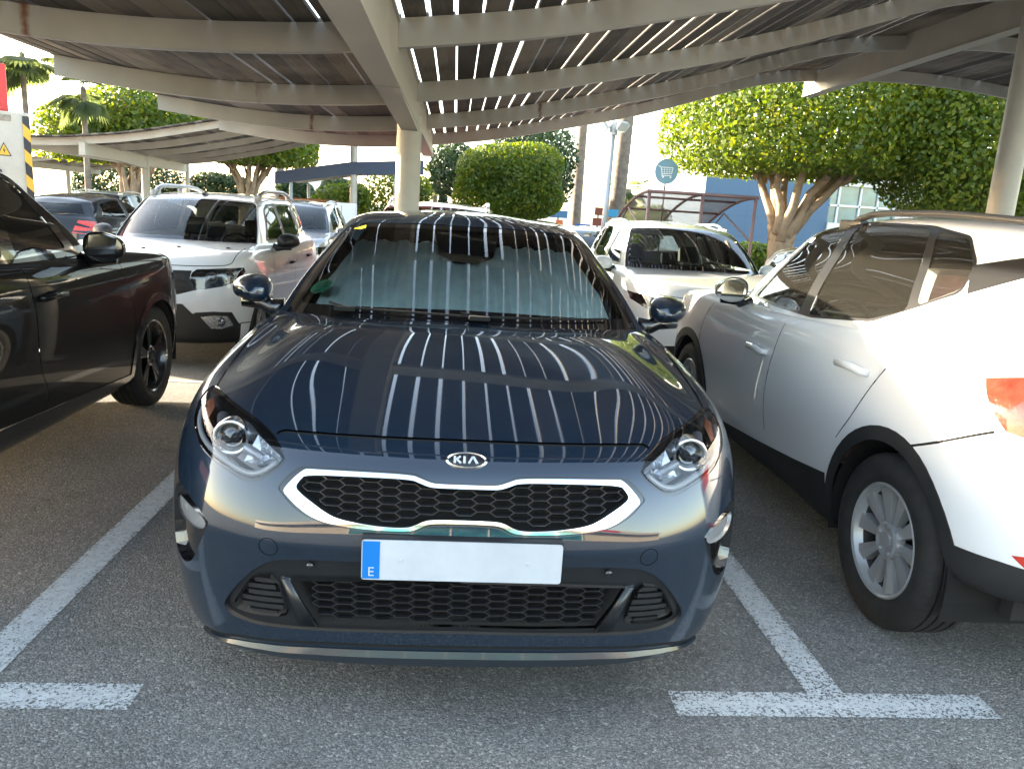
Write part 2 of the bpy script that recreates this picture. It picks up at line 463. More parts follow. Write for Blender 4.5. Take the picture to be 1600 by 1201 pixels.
# ---------------------------------------------------------------- wheels
def make_wheel(root, loc, R, W, rr, style, m_tyre, m_rim, m_dark, face=1):
    """wheel with its outer face towards +x (face=1) or -x"""
    w = bpy.data.objects.new('wheel', None)
    bm = B(); s = face
    # hub and brake disc
    lathe(bm, [(-.09*s, .0), (-.09*s, .15), (-.065*s, .155), (-.06*s, .06), (-.02*s, .055), (-.02*s, 0)], 32)
    wheel = obj_bm('wheel', bm, MATS['steel_dark'], root, angle=30, loc=loc)
    bpy.data.objects.remove(w)
    h = W/2; prof = []
    gro = [-.32, -.12, .1, .3]
    raw = [(-h*.72, rr-.004), (-h*.93, rr+.02), (-h, rr+(R-rr)*.45), (-h*.97, R-.045), (-h*.86, R-.014), (-h*.72, R-.003)]
    prof += raw
    for g in (-.46*W, ): pass
    for gx in (-.5, -.17, .17, .5):
        x = gx*h; prof += [(x-.006, R), (x-.004, R-.009), (x+.004, R-.009), (x+.006, R)]
    prof += [(-a, b) for a, b in raw[::-1]]
    bm = B(); lathe(bm, [(a*s, b) for a, b in prof], 80); tyre = obj_bm('tyre', bm, m_tyre, wheel, angle=38)
    bm = B()
    # rim barrel, rim face and lip
    lathe(bm, [(-h*.8*s, rr-.02), (h*.1*s, rr-.04), (h*.5*s, rr-.022)], 64); obj_bm('rim_barrel', bm, mat('rim_inner', (.016, .016, .017), .6), wheel, angle=40); bm = B()
    lathe(bm, [(h*.5*s, rr-.023), (h*.62*s, rr-.017), (h*.80*s, rr-.011), (h*.86*s, rr-.003), (h*.82*s, rr+.004), (h*.7*s, rr+.002)], 64)
    xf = h*.62
    def blade(a0, w0, w1, r0, r1, dip=.0, tw=0.):
        ca, sa = cos(a0), sin(a0)
        def pt(r, o, x): return (x*s, r*ca-o*sa, r*sa+o*ca)
        q = [(r0, -w0/2), (r1, -w1/2), (r1, w1/2), (r0, w0/2)]
        tops = []
        for (r, o) in q: tops.append((r, o, xf-dip*(1-(r-r0)/(r1-r0))+(.006 if abs(r-r0) < 1e-6 else 0)+tw*o))
        a = [bm.verts.new(pt(r, o*1.15, x-.03)) for r, o, x in tops]; b = [bm.verts.new(pt(r, o, x)) for r, o, x in tops]
        mid = [bm.verts.new(pt(r0, 0, tops[0][2]+.004)), bm.verts.new(pt(r1, 0, tops[1][2]+.004))]
        bm.faces.new((b[0], b[1], mid[1], mid[0])); bm.faces.new((mid[0], mid[1], b[2], b[3]))
        for i in range(4): bm.faces.new((a[i], a[(i+1) % 4], b[(i+1) % 4], b[i]))
        bm.faces.new(a[::-1])
    if style == 'ten':
        for k in range(5):
            for d in (-.30, .30):
                blade(2*pi*k/5+pi/2+d, .022, .066, .050, rr-.012, .016, tw=.09*(1 if d > 0 else -1))
    elif style == 'five':
        for k in range(5):
            for d in (-.13, .13): blade(2*pi*k/5+pi/2+d, .03, .04, .05, rr-.02, .01)
    else:
        for k in range(7): blade(2*pi*k/7, .045, .06, .05, rr-.02, .01)
    lathe(bm, [((xf-.03)*s, 0.), ((xf-.03)*s, .075), ((xf+.002)*s, .07), ((xf+.008)*s, .06), ((xf+.001)*s, .045), ((xf+.001)*s, .031), ((xf+.006)*s, .03), ((xf+.007)*s, 0.0)], 40)
    for k in range(5):
        t = 2*pi*k/5+pi/2; lathe(bm, [((xf+.0105)*s, 0), ((xf+.0105)*s, .009), ((xf-.002)*s, .0095)], 12, c=(0, .052*cos(t), .052*sin(t)))
    obj_bm('rim', bm, m_rim, wheel, angle=28)
    return wheel
def liner(bm, x0, x1, y, z, r):
    n = 20; P = []
    for k in range(n+1):
        t = pi*k/n*1.16-.08*pi; P.append((y+r*cos(t), z+r*sin(t)))
    a = [bm.verts.new((x0, *q)) for q in P]; b = [bm.verts.new((x1, *q)) for q in P]
    for k in range(n): bm.faces.new((a[k], a[k+1], b[k+1], b[k]))
    bm.faces.new(a)
def arch(y, z, r, zb=-.3):
    pts = [(y+r*cos(t), z+r*sin(t)) for t in np.linspace(-.15*pi, 1.15*pi, 34)]
    return [(pts[0][0]+.0, zb)]+pts+[(pts[-1][0], zb)]

mat('steel_dark', (.06, .06, .063), .45, .9, noise=.25, nscale=30)
def tyre_mat():
    m, nt, b = nodes_of('tyre'); L = nt.links; b.inputs['Roughness'].default_value = .78; tc = nt.nodes.new('ShaderNodeTexCoord')
    n = nt.nodes.new('ShaderNodeTexNoise'); n.inputs['Scale'].default_value = 22; n.inputs['Detail'].default_value = 6; L.new(tc.outputs['Object'], n.inputs['Vector'])
    c = nt.nodes.new('ShaderNodeValToRGB'); c.color_ramp.elements[0].position = .3; c.color_ramp.elements[1].position = .7; c.color_ramp.elements[0].color = (.010, .010, .010, 1); c.color_ramp.elements[1].color = (.021, .020, .019, 1); L.new(n.outputs['Fac'], c.inputs[0]); L.new(c.outputs[0], b.inputs['Base Color'])
    sp = nt.nodes.new('ShaderNodeSeparateXYZ'); L.new(tc.outputs['Object'], sp.inputs[0])
    def mth(op, a, b_=None):
        k = nt.nodes.new('ShaderNodeMath'); k.operation = op
        for i, v in enumerate((a, b_)):
            if v is None: continue
            if isinstance(v, (int, float)): k.inputs[i].default_value = v
            else: L.new(v, k.inputs[i])
        return k.outputs[0]
    ang = mth('ARCTAN2', sp.outputs[2], sp.outputs[1]); rad = mth('SQRT', mth('ADD', mth('MULTIPLY', sp.outputs[1], sp.outputs[1]), mth('MULTIPLY', sp.outputs[2], sp.outputs[2])))
    wave = mth('LESS_THAN', mth('FRACT', mth('ADD', mth('MULTIPLY', ang, 64/(2*pi)), mth('MULTIPLY', mth('ABSOLUTE', sp.outputs[0]), 14))), .16)
    groove = mth('MULTIPLY', wave, mth('GREATER_THAN', rad, .300))
    ring = mth('MULTIPLY', mth('LESS_THAN', mth('FRACT', mth('MULTIPLY', rad, 52)), .12), mth('LESS_THAN', rad, .300))
    h = mth('SUBTRACT', mth('MULTIPLY', n.outputs['Fac'], .15), mth('ADD', groove, mth('MULTIPLY', ring, .5)))
    bp = nt.nodes.new('ShaderNodeBump'); bp.inputs['Strength'].default_value = .8; bp.inputs['Distance'].default_value = .006; L.new(h, bp.inputs['Height']); L.new(bp.outputs[0], b.inputs['Normal'])
    MATS['tyre'] = m
tyre_mat()
mat('plastic_black', (.012, .012, .0125), .5, noise=.2, nscale=14, bump=.12, bscale=350)
mat('gloss_black', (.006, .006, .007), .12, coat=1.)
mat('gap_black', (.004, .004, .004), .9)
mat('chrome', (.86, .87, .88), .07, 1., rvar=.03, nscale=9)
mat('silver', (.62, .63, .64), .28, .85, rvar=.06, nscale=20); mat('rim_silver', (.40, .41, .42), .34, .45, coat=.5, noise=.06, nscale=6)
mat('interior_dark', (.014, .014, .015), .8, noise=.2, nscale=10)
mat('interior_grey', (.26, .25, .235), .8, noise=.15, nscale=14)
glass('lens_clear', (.97, .97, .97)); glass('glass_screen', (.92, .97, .95)); glass('glass_side', (.62, .72, .66)); glass('glass_dark', (.16, .18, .18))

# ---------------------------------------------------------------- the dark blue hatchback
def kia_params():
    p = {}
    p['F'] = [(.15, .17), (.075, .19), (.056, .255), (.034, .40), (.006, .535), (-.008, .575), (.006, .655), (.042, .755), (.137, .828)]
    p['Sd'] = [(.825, .175), (.862, .20), (.880, .28), (.890, .42), (.895, .55), (.897, .62), (.897, .70), (.884, .785), (.850, .872)]
    p['R'] = [(4.10, .25), (4.20, .28), (4.26, .36), (4.30, .48), (4.31, .58), (4.31, .65), (4.29, .75), (4.25, .86), (4.20, .95)]
    p['D'] = .76; p['Dr'] = .55; p['n'] = 3.0; p['nrow'] = [3.3, 3.3, 3.5, 3.7, 3.5, 3.3, 3.1, 2.9, 2.7]
    p['cowl'] = (1.17, 1.015); p['apil'] = (.785, 1.47, .988)
    p['belt'] = [(1.47, .785, .988), (1.9, .812, .975), (2.4, .815, .983), (3.0, .795, 1.0), (3.45, .745, 1.03), (3.75, .70, 1.05)]
    p['rbase'] = (4.13, 1.04)
    p['head'] = (2.02, 1.372); p['atop'] = (.575, 2.17, 1.352)
    p['rail'] = [(2.17, .575, 1.352), (2.5, .60, 1.388), (2.9, .60, 1.392), (3.3, .585, 1.365), (3.6, .56, 1.325)]
    p['rhead'] = (3.82, 1.30)
    p['spine'] = [(2.3, 1.428), (2.6, 1.447), (3.0, 1.444), (3.4, 1.415), (3.65, 1.37)]
    p['hood_bulge'] = .034
    amp = {2: .004, 3: .013, 4: .002, 5: -.013, 6: -.004}
    def hood(j, f, q):
        q[2] += amp.get(j, 0)*(4*f*(1-f))**.7*1.15; return q
    p['hood'] = hood
    return p
KIA_P = kia_params()
KIA_B, KIA_G = car_surfs(KIA_P)
#FEATURES
def lift(S, pts, view, off=0.):
    st = np.array(S.view(pts, view)); p, n = S.ev(st[:, 0], st[:, 1]); return p-n*off, n
def half(top, bot):
    """closed outline on the right half from a top and a bottom line that both run from the outer tip to the centre"""
    return [(-.02, top[-1][1])]+top[::-1]+bot[1:]+[(-.02, bot[-1][1])]
def bars_mesh(S, segs, view, off, hgt, dep, name, m, root, mirror=True):
    """thin bars of a grille: each 2D segment becomes a slat standing back from the surface"""
    P, Fc = [], []
    if not segs: return
    flat = [q for s in segs for q in s]; pos, nor = lift(S, flat, view, off)
    for i in range(0, len(flat), 2):
        a, b = Vector(pos[i]), Vector(pos[i+1]); d = (b-a).normalized(); fw = Vector((0, 1, 0)); upv = fw.cross(d); upv = -upv if upv.z < 0 else upv
        k = len(P); lo = upv*hgt/2
        for q in (a, b):
            P += [q-lo, q+lo, q+lo*1.2+fw*dep, q-lo*1.2+fw*dep]
        for t in range(4): Fc.append((k+t, k+(t+1) % 4, k+4+(t+1) % 4, k+4+t))
        Fc += [(k+3, k+2, k+1, k), (k+4, k+5, k+6, k+7)]
    if mirror:
        n = len(P); P += [Vector((-q.x, q.y, q.z)) for q in P]; Fc += [tuple(i+n for i in f[::-1]) for f in Fc[:]]
    return obj_np(name, P, Fc, m, root, smooth=False)
def honeycomb(poly, dx, dz, x0=0., inset=0., z0=0.):
    """edges of flat-topped cells inside an outline"""
    P = np.array(poly); zmin, zmax = P[:, 1].min(), P[:, 1].max(); xmax = P[:, 0].max(); segs = []
    fw = dx*.34
    for c in range(0, int(xmax/dx)+2):
        xc = x0+c*dx
        for r in range(-1, int((zmax-zmin)/dz)+3):
            zc = zmin+z0+r*dz+(dz/2 if c % 2 else 0)
            cand = [((xc-fw, zc), (xc+fw, zc)), ((xc+fw, zc), (xc+dx-fw, zc+dz/2)), ((xc+fw, zc), (xc+dx-fw, zc-dz/2))]
            for a, b in cand:
                if a[0] < 0 and b[0] < 0: continue
                pp = np.array([a, b, ((a[0]+b[0])/2, (a[1]+b[1])/2)]); pp[:, 0] = np.maximum(pp[:, 0], .0005)
                if inpoly(pp[:, 0], pp[:, 1], poly).all(): segs.append(((max(a[0], 0), a[1]), (max(b[0], 0), b[1])))
    return segs
def sweep_on(S, line, view, off, r, name, m, root, sides=8, sx=1., pair=True):
    pos, nor = lift(S, line, view, off); bm = B(); tube(bm, [tuple(q) for q in pos], r, sides, sx=sx); o = obj_bm(name, bm, m, root, smooth=True)
    res = [o]
    if pair:
        bm = B(); tube(bm, [(-q[0], q[1], q[2]) for q in pos], r, sides, sx=sx); res.append(obj_bm(name, bm, m, root, smooth=True))
    return res
def text_mesh(s, size, name, m, parent, mtx, ext=.0015, align='CENTER', xs=1.):
    cu = bpy.data.curves.new(name, 'FONT'); cu.body = s; cu.size = size; cu.extrude = ext; cu.align_x = align; cu.align_y = 'CENTER'; cu.resolution_u = 3
    o = bpy.data.objects.new(name, cu); COL.objects.link(o); bpy.context.view_layer.update()
    me = bpy.data.meshes.new_from_object(o.evaluated_get(bpy.context.evaluated_depsgraph_get())); bpy.data.objects.remove(o); bpy.data.curves.remove(cu)
    me.transform(Matrix.Scale(xs, 4, (1, 0, 0))); me.transform(mtx); me.materials.clear()
    return link(name, me, m, parent)
FACE_FRONT = Matrix.Rotation(pi/2, 4, 'X')       # text that faces -y and reads left to right seen from -y

def mirror_shell(root, m_top, m_low, m_glass, c, r, arm_to, face=1, toward_nose=1):
    """door mirror: rounded shell, flat glass behind, short arm; local nose is at -y"""
    for s in (1, -1):
        bm = B(); n, k = 36, 16; rings = []
        for i in range(k+1):
            v = i/k                                   # 0 = rear rim, 1 = front tip
            y = c[1]+r[1]*.55-v*r[1]*1.5; sc = (1-v**2.5)**.5
            ring = []
            for j in range(n):
                t = 2*pi*j/n; e = .74
                cx = abs(cos(t))**e*(1 if cos(t) >= 0 else -1); cz = abs(sin(t))**e*(1 if sin(t) >= 0 else -1)
                zz = cz*r[2]*(1-.25*max(cx, 0))*(1 if cz > 0 else .86)
                ring.append(bm.verts.new((s*(c[0]+cx*r[0]*sc-.018*v), y+.03*cx*sc, c[2]+zz*sc)))
            rings.append(ring)
        for i in range(k):
            for j in range(n): bm.faces.new((rings[i][j], rings[i][(j+1) % n], rings[i+1][(j+1) % n], rings[i+1][j]))
        bm.faces.new(rings[-1])
        mo = obj_bm('mirror', bm, m_top, root, smooth=True)
        bm = B(); ins = [bm.verts.new((s*(c[0]+(abs(cos(2*pi*j/n))**.72*(1 if cos(2*pi*j/n) >= 0 else -1))*r[0]*.93), c[1]+r[1]*.50+.03*cos(2*pi*j/n), c[2]+(abs(sin(2*pi*j/n))**.72*(1 if sin(2*pi*j/n) >= 0 else -1))*r[2]*.9*(1-.28*max(cos(2*pi*j/n), 0)))) for j in range(n)]
        bm.faces.new(ins); obj_bm('mirror_glass', bm, m_glass, mo)
        bm = B(); a = Vector((s*(c[0]-r[0]*.55), c[1]-.01, c[2]-r[2]*.75)); b = Vector((s*arm_to[0], arm_to[1], arm_to[2]))
        tube(bm, [a+Vector((s*r[0]*.9, 0, -.004)), a, a*.6+b*.4+Vector((0, 0, -.01)), b], [.02, .033, .034, .045], 10); obj_bm('mirror_arm', bm, m_low, mo, smooth=True)

def kia():
    root = thing('hatchback_car', 'dark blue hatchback with chrome ringed grille, parked facing us in the middle under the canopy', 'car', (0, -.05, 0))
    S, G = KIA_B, KIA_G
    pm = paint('paint_dark_blue', (.0075, .0185, .036), .3, .38, flake=.12, cior=1.75)
    W = lambda q, z: [(s, t) for s, t in q]
    hl = [(.485,.783),(.502,.806),(.538,.829),(.590,.846),(.660,.861),(.718,.871),(.768,.876),(.788,.866),(.795,.848),(.794,.824),(.783,.801),(.760,.786),(.738,.768),(.699,.753),(.646,.740),(.605,.727),(.579,.723),(.551,.728),(.522,.747),(.497,.766)]
    hl = smooth_poly(hl, 2, keep=(0,))
    go = [(.494,.712),(.480,.733),(.458,.754),(.439,.768),(.422,.771),(.283,.773),(.142,.772),(.118,.764),(.091,.754),(.071,.752),(.0,.752)]
    gb = [(.491,.716),(.478,.699),(.46,.681),(.435,.664),(.408,.65),(.357,.634),(.274,.624),(.207,.621),(.141,.622),(.118,.628),(.098,.639),(.075,.644),(.0,.646)]
    co = [(.477,.707),(.465,.724),(.446,.745),(.424,.763),(.411,.765),(.283,.767),(.142,.766),(.118,.758),(.091,.749),(.07,.747),(.0,.747)]
    cb = [(.474,.711),(.457,.691),(.436,.674),(.398,.651),(.347,.637),(.267,.629),(.201,.627),(.145,.628),(.122,.634),(.102,.645),(.079,.651),(.0,.652)]
    io = [(.446,.720),(.434,.738),(.419,.752),(.282,.756),(.145,.756),(.121,.748),(.094,.739),(.07,.738),(.0,.738)]
    ib = [(.447,.722),(.427,.704),(.399,.687),(.361,.664),(.328,.65),(.254,.639),(.194,.635),(.148,.636),(.128,.643),(.106,.654),(.083,.659),(.0,.660)]
    no = [(.655,.350),(.608,.422),(.580,.455),(.555,.483),(.521,.509),(.481,.525),(.390,.532),(.264,.533),(.0,.533)]
    nb = [(.655,.350),(.644,.324),(.618,.311),(.578,.303),(.485,.304),(.396,.304),(.221,.306),(.0,.309)]
    sm = lambda a, b: smooth_poly(half(a, b), 2, keep=(0, 1, len(a)+len(b)-1, len(a)+len(b)))
    vent = smooth_poly([(.622,.360),(.592,.412),(.563,.458),(.492,.468),(.470,.366),(.468,.342),(.554,.336),(.612,.340)], 1)
    mesh = [(-.02,.474),(.0,.474),(.264,.470),(.452,.462),(.425,.400),(.385,.330),(.221,.328),(0,.331),(-.02,.331)]
    cur = [(.815,.652),(.790,.650),(.738,.628),(.687,.596),(.688,.580),(.713,.529),(.745,.458),(.772,.430),(.806,.428),(.838,.46),(.842,.53),(.832,.62)]
    drl = [(.812,.622),(.778,.622),(.692,.596),(.700,.565),(.737,.560),(.776,.566),(.808,.585)]
    F = lambda q, v='front', st=.012: S.view(densify(q, st), v)
    hood_f = [(.0,.8335),(.156,.8335),(.294,.834),(.414,.8345),(.50,.834),(.518,.828)]
    hood_s = [(.752,.415),(.764,.49),(.772,.60),(.774,.753),(.778,.956),(.792,1.20),(.800,1.36)]
    lipl = [(.0,.264),(.22,.263),(.398,.262),(.538,.254),(.62,.242),(.72,.215)]
    tow = [(.51+.0265*cos(t), .56+.0265*sin(t)) for t in np.linspace(0, 2*pi, 25)[:-1]]
    twi = [(.51+.0245*cos(t), .56+.0245*sin(t)) for t in np.linspace(0, 2*pi, 25)[:-1]]
    Aq = lambda y: densify(arch(y, .318, .352, .0), .03)
    hl2 = [(.66+(a-.66)*1.045, .795+(b_-.795)*1.10-.0015) for a, b_ in hl]
    regs = [('headlight', F(hl)), ('lampseal', F(hl2)), ('grille_hole', F(sm(io, ib))), ('chrome', F(sm(co, cb))), ('grille_rim', F(sm(go, gb))),
            ('vent', F(vent)), ('mesh', F(mesh)), ('intake', F(sm(no, nb))), ('lamp', F(smooth_poly(drl, 2))), ('curtain', F(smooth_poly(cur, 1))),
            ('seam', F(ribbon(densify(hood_f, .02, False), .0055))), ('seam', S.view(densify(ribbon(densify(hood_s, .04, False), .006), .02), 'top')),
            ('lip_gap', F(ribbon(densify(lipl, .02, False), .009))),
            ('towcap', F(twi, st=.01)), ('seam', F(tow, st=.01)),
            ('arch', S.view(Aq(.90), 'side')), ('arch', S.view(Aq(3.55), 'side')),
            ('seam', S.view(densify(ribbon([(1.28, .30), (1.30, .6), (1.36, .94)], .005), .03), 'side')),
            ('seam', S.view(densify(ribbon([(2.42, .25), (2.42, .94)], .005), .03), 'side'))]
    cs = cut_surface(S, regs, (.125, .125))
    part_from(cs, ['body', 'towcap'], 'body', pm, root)
    part_from(cs, 'seam', 'shut_lines', MATS['gap_black'], root, offset=.006)
    part_from(cs, 'lip_gap', 'lip_groove', MATS['gap_black'], root, offset=.012, wall=True)
    # grille
    gr = part_from(cs, 'grille_hole', 'grille', MATS['gap_black'], root, offset=.05, wall=True)[0]
    part_from(cs, 'chrome', 'grille_chrome', MATS['chrome'], gr, offset=-.004, wall=True)
    part_from(cs, 'grille_rim', 'grille_surround', MATS['gloss_black'], gr, offset=.004, wall=True)
    inn = half([(q[0]*1.012, q[1]+.006) for q in io], [(q[0]*1.012, q[1]+.004) for q in ib])
    bars_mesh(S, honeycomb(inn, .0500, .0215, z0=.010), 'front', .014, .0021, .022, 'honeycomb', mat('grille_bar', (.022, .022, .024), .3, coat=.4), gr)
    band = half([(q[0]*.94, q[1]+.014) for q in ib], [(q[0]*.94, q[1]) for q in ib])
    # lower intake
    it = part_from(cs, 'intake', 'lower_intake', mat('intake_plastic', (.010, .0115, .014), .34, coat=.25, noise=.15), root, offset=.012, wall=True)[0]
    part_from(cs, 'mesh', 'intake_backing', MATS['gap_black'], it, offset=.06, wall=True)
    part_from(cs, 'vent', 'vent_backing', mat('vent_black', (.010, .010, .011), .5), it, side='pair', offset=.03, wall=True)
    mi = [(q[0], q[1]) for q in mesh]
    bars_mesh(S, honeycomb(mi, .0526, .0237, z0=.004), 'front', .020, .0022, .022, 'intake_honeycomb', MATS['grille_bar'], it)
    bars_mesh(S, [((x, .468-.001*0), (x+.05, .468)) for x in np.arange(0, .42, .05)], 'front', .016, .009, .02, 'intake_bar', MATS['grille_bar'], it)
    vs = []
    for k in range(6):
        z0 = .335+k*.021; xs = [x for x in np.arange(.46, .66, .02)]
        for a, b in zip(xs, xs[1:]):
            pa = [(a, z0+.012*(.66-a)/.2*.6), (b, z0+.012*(.66-b)/.2*.6)]
            if inpoly(np.array([q[0] for q in pa]), np.array([q[1] for q in pa]), vent).all(): vs.append(tuple(pa))
    o = bars_mesh(S, vs, 'front', .012, .013, .02, 'vent_slats', mat('vent_slat', (.016, .0165, .018), .38), it, mirror=False)
    o2 = o.copy(); o2.data = o.data.copy(); o2.data.transform(Matrix.Scale(-1, 4, (1, 0, 0))); o2.data.flip_normals(); COL.objects.link(o2)
    # diagonal fins beside the vents
    for s in (1, -1):
        pos, _ = lift(S, [(.485,.466),(.455,.464),(.385,.312),(.436,.312)], 'front', .004)
        bm = B(); f = [bm.verts.new((s*q[0], q[1]-.004, q[2])) for q in pos]; b = [bm.verts.new((s*q[0], q[1]+.03, q[2])) for q in pos]
        bm.faces.new(f); bm.faces.new(b[::-1])
        for i in range(4): bm.faces.new((f[i], f[(i+1) % 4], b[(i+1) % 4], b[i]))
        bmesh.ops.bevel(bm, geom=bm.edges[:], offset=.004, segments=2, affect='EDGES'); obj_bm('intake_fin', bm, MATS['intake_plastic'], it, smooth=True)
        pos, _ = lift(S, [(.40, .512)], 'front', -.002); bm = B(); lathe(bm, [(pos[0][1]-.001, 0), (pos[0][1]-.001, .009), (pos[0][1]+.01, .0095)], 20, 'y', (s*pos[0][0], 0, pos[0][2])); obj_bm('parking_sensor', bm, MATS['gloss_black'], root, smooth=True)
    # splitter lip below the groove
    bm = B(); prev = None
    for x, z in densify([(-.75, .200), (-.72, .209), (-.62, .236), (-.538, .248), (-.398, .256), (-.22, .257), (0, .258), (.22, .257), (.398, .256), (.538, .248), (.62, .236), (.72, .209), (.75, .200)], .03, False):
        q, _ = lift(S, [(abs(x), z)], 'front', -.006); sx = 1 if x >= 0 else -1; y = q[0][1]
        k = 1-(abs(x)/.76)**4
        ring = [bm.verts.new((x, y+.02, z)), bm.verts.new((x, y-.004, z-.003)), bm.verts.new((x, y-.010, z-.018*k-.004)), bm.verts.new((x, y+.004, z-.042*k-.008)), bm.verts.new((x, y+.10, z-.050*k-.012))]
        if prev:
            for i in range(4): bm.faces.new((prev[i], prev[i+1], ring[i+1], ring[i]))
        prev = ring
    obj_bm('front_lip', bm, mat('lip_plastic', (.012, .018, .026), .3, coat=.6), root, angle=25)
    # side air curtains with their lamps
    cu = part_from(cs, 'curtain', 'air_curtain', MATS['gloss_black'], root, side='pair', offset=.022, wall=True)
    lp = part_from(cs, 'lamp', 'turn_lamp', mat('lamp_grey_lens', (.20, .205, .21), .2, coat=1.), root, side='pair', offset=.006, wall=True)
    # headlights
    part_from(cs, 'lampseal', 'headlight_seal', MATS['gloss_black'], root, side='pair', offset=.003, wall=True)
    hs = part_from(cs, 'headlight', 'headlight', mat('lamp_housing', (.010, .010, .011), .18, coat=.6), root, side='pair', offset=.055, wall=True)
    lens = part_from(cs, 'headlight', 'lens', MATS['lens_clear'], hs[0], side='right'); part_from(cs, 'headlight', 'lens', MATS['lens_clear'], hs[1], side='left')
    for s, h in ((1, hs[0]), (-1, hs[1])):
        def P3(x, z, off): q, n = lift(S, [(x, z)], 'front', off); return q[0]
        c = P3(.660, .812, .02)
        bm = B(); X = (s*c[0], 0, c[2]); y = c[1]
        lathe(bm, [(y+.05, .050), (y-.004, .052), (y-.010, .048), (y-.008, .042), (y+.012, .036), (y+.02, .034)], 40, 'y', X); obj_bm('projector_ring', bm, MATS['chrome'], h, smooth=True)
        bm = B(); lathe(bm, [(y+.02, .036), (y+.008, .033), (y-.004, .024), (y-.010, .012), (y-.012, 0.0)], 32, 'y', X); obj_bm('projector_lens', bm, mat('bulb_glass', (.10, .11, .12), .02, coat=1., metal=.6), h, smooth=True)
        bm = B()                                                     # angled side reflector
        pts = [P3(*q, .022) for q in ((.580, .831), (.503, .792), (.500, .780), (.553, .761), (.610, .763))]
        pc = P3(.57, .788, .045); vv = [bm.verts.new((s*q[0], q[1], q[2])) for q in pts]; vc = bm.verts.new((s*pc[0], pc[1], pc[2]))
        for i in range(5): bm.faces.new((vv[i], vv[(i+1) % 5], vc))
        obj_bm('reflector', bm, mat('reflector_facets', (.80, .82, .85), .12, 1., bump=.5, bscale=60), h)
        for q0, q1, rr in (((.612, .798), (.550, .777), .015), ((.62, .842), (.592, .826), .016), ((.715, .852), (.70, .830), .017)):
            bm = B(); a, b2 = P3(*q0, .03), P3(*q1, .026); tube(bm, [(s*a[0], a[1], a[2]), (s*b2[0], b2[1], b2[2])], rr, 12); obj_bm('inner_trim', bm, MATS['silver'], h, angle=40)
        bm = B(); pts = [P3(*q, .012) for q in ((.762, .868), (.780, .858), (.782, .828), (.752, .822), (.742, .855))]; vv = [bm.verts.new((s*q[0], q[1], q[2])) for q in pts]; bm.faces.new(vv)
        r_ = bmesh.ops.extrude_face_region(bm, geom=bm.faces[:]); bmesh.ops.translate(bm, verts=[v for v in r_['geom'] if isinstance(v, bmesh.types.BMVert)], vec=(0, .02, 0)); obj_bm('indicator', bm, mat('amber', (.42, .15, .08), .25, coat=1.), h)
        mid = [(.784,.848),(.780,.820),(.762,.796),(.732,.778),(.695,.764),(.646,.750),(.605,.738),(.578,.735),(.551,.741),(.526,.756),(.501,.776)]
        mid = smooth_poly(mid, 2, closed=False); pos, _ = lift(S, mid, 'front', .009)
        bm = B(); tube(bm, [(s*q[0], q[1], q[2]) for q in pos], .0085, 10, sx=1.); obj_bm('daytime_light', bm, mat('light_guide', (.36, .37, .39), .18, coat=1.), h, smooth=True)
    # badge
    bc, bn = lift(S, [(.0001, .800)], 'front', 0); bc = bc[0]; nrm = Vector(bn[0]); tilt = Matrix.Rotation(-atan2(nrm.z, -nrm.y), 4, 'X')
    M = Matrix.Translation((0, bc[1], bc[2])) @ tilt
    bm = B(); n = 48
    for r0, y0, r1, y1 in ((1.0, .004, 1.0, -.004), (1.0, -.004, .93, -.007), (.93, -.007, .86, -.004)):
        a = [bm.verts.new(M @ Vector((.0565*r0*cos(2*pi*k/n), y0, .0265*r0*sin(2*pi*k/n)))) for k in range(n)]; b = [bm.verts.new(M @ Vector(((.0565*r1-(.0 if r1 == 1 else .0))*cos(2*pi*k/n), y1, .0265*r1*sin(2*pi*k/n)))) for k in range(n)]
        for k in range(n): bm.faces.new((a[k], a[(k+1) % n], b[(k+1) % n], b[k]))
    bd = obj_bm('badge', bm, MATS['chrome'], root, smooth=True)
    bm = B(); bm.faces.new([bm.verts.new(M @ Vector((.0505*cos(2*pi*k/n), -.0035, .0235*sin(2*pi*k/n)))) for k in range(n)]); obj_bm('badge_field', bm, mat('badge_black', (.008, .008, .01), .15, coat=1.), bd)
    bm = B(); e = .0052
    def bar(a, b, w):
        d = (Vector(b)-Vector(a)).normalized(); nn = Vector((-d.y, d.x))*w/2
        q = [Vector(a)+nn, Vector(b)+nn, Vector(b)-nn, Vector(a)-nn]
        prism(bm, [(v.x, v.y) for v in q], lambda x, z: M @ Vector((x, -.0036, z)), lambda x, z: M @ Vector((x, -.0062, z)))
    h = .0115
    bar((-.0315, -h), (-.0315, h), e*1.25); bar((-.0295, -.001), (-.0165, h), e); bar((-.026, .001), (-.0155, -h), e*1.1)
    bar((-.006, -h), (-.006, h), e*1.25); bar((.006, -h), (.0165, h), e*1.05); bar((.0285, -h), (.0175, h), e*1.25)
    obj_bm('badge_letters', bm, mat('badge_white', (.85, .86, .88), .15, .6), bd)
    # number plate
    bm = B(); pol = smooth_poly([(-.26, -.055), (.26, -.055), (.26, .055), (-.26, .055)], 1); pol = []
    for cx, cz, a0 in ((.252, .047, 0), (-.252, .047, pi/2), (-.252, -.047, pi), (.252, -.047, 1.5*pi)):
        for k in range(5): pol.append((cx+.008*cos(a0+k*pi/8), cz+.008*sin(a0+k*pi/8)))
    MP = Matrix.Translation((0, -.036, .563))
    prism(bm, pol, lambda x, z: MP @ Vector((x, 0, z)), lambda x, z: MP @ Vector((x, .003, z))); npl = obj_bm('number_plate', bm, mat('plate_white', (.47, .495, .53), .35, noise=.09, nscale=7, bump=.08, bscale=30), root)
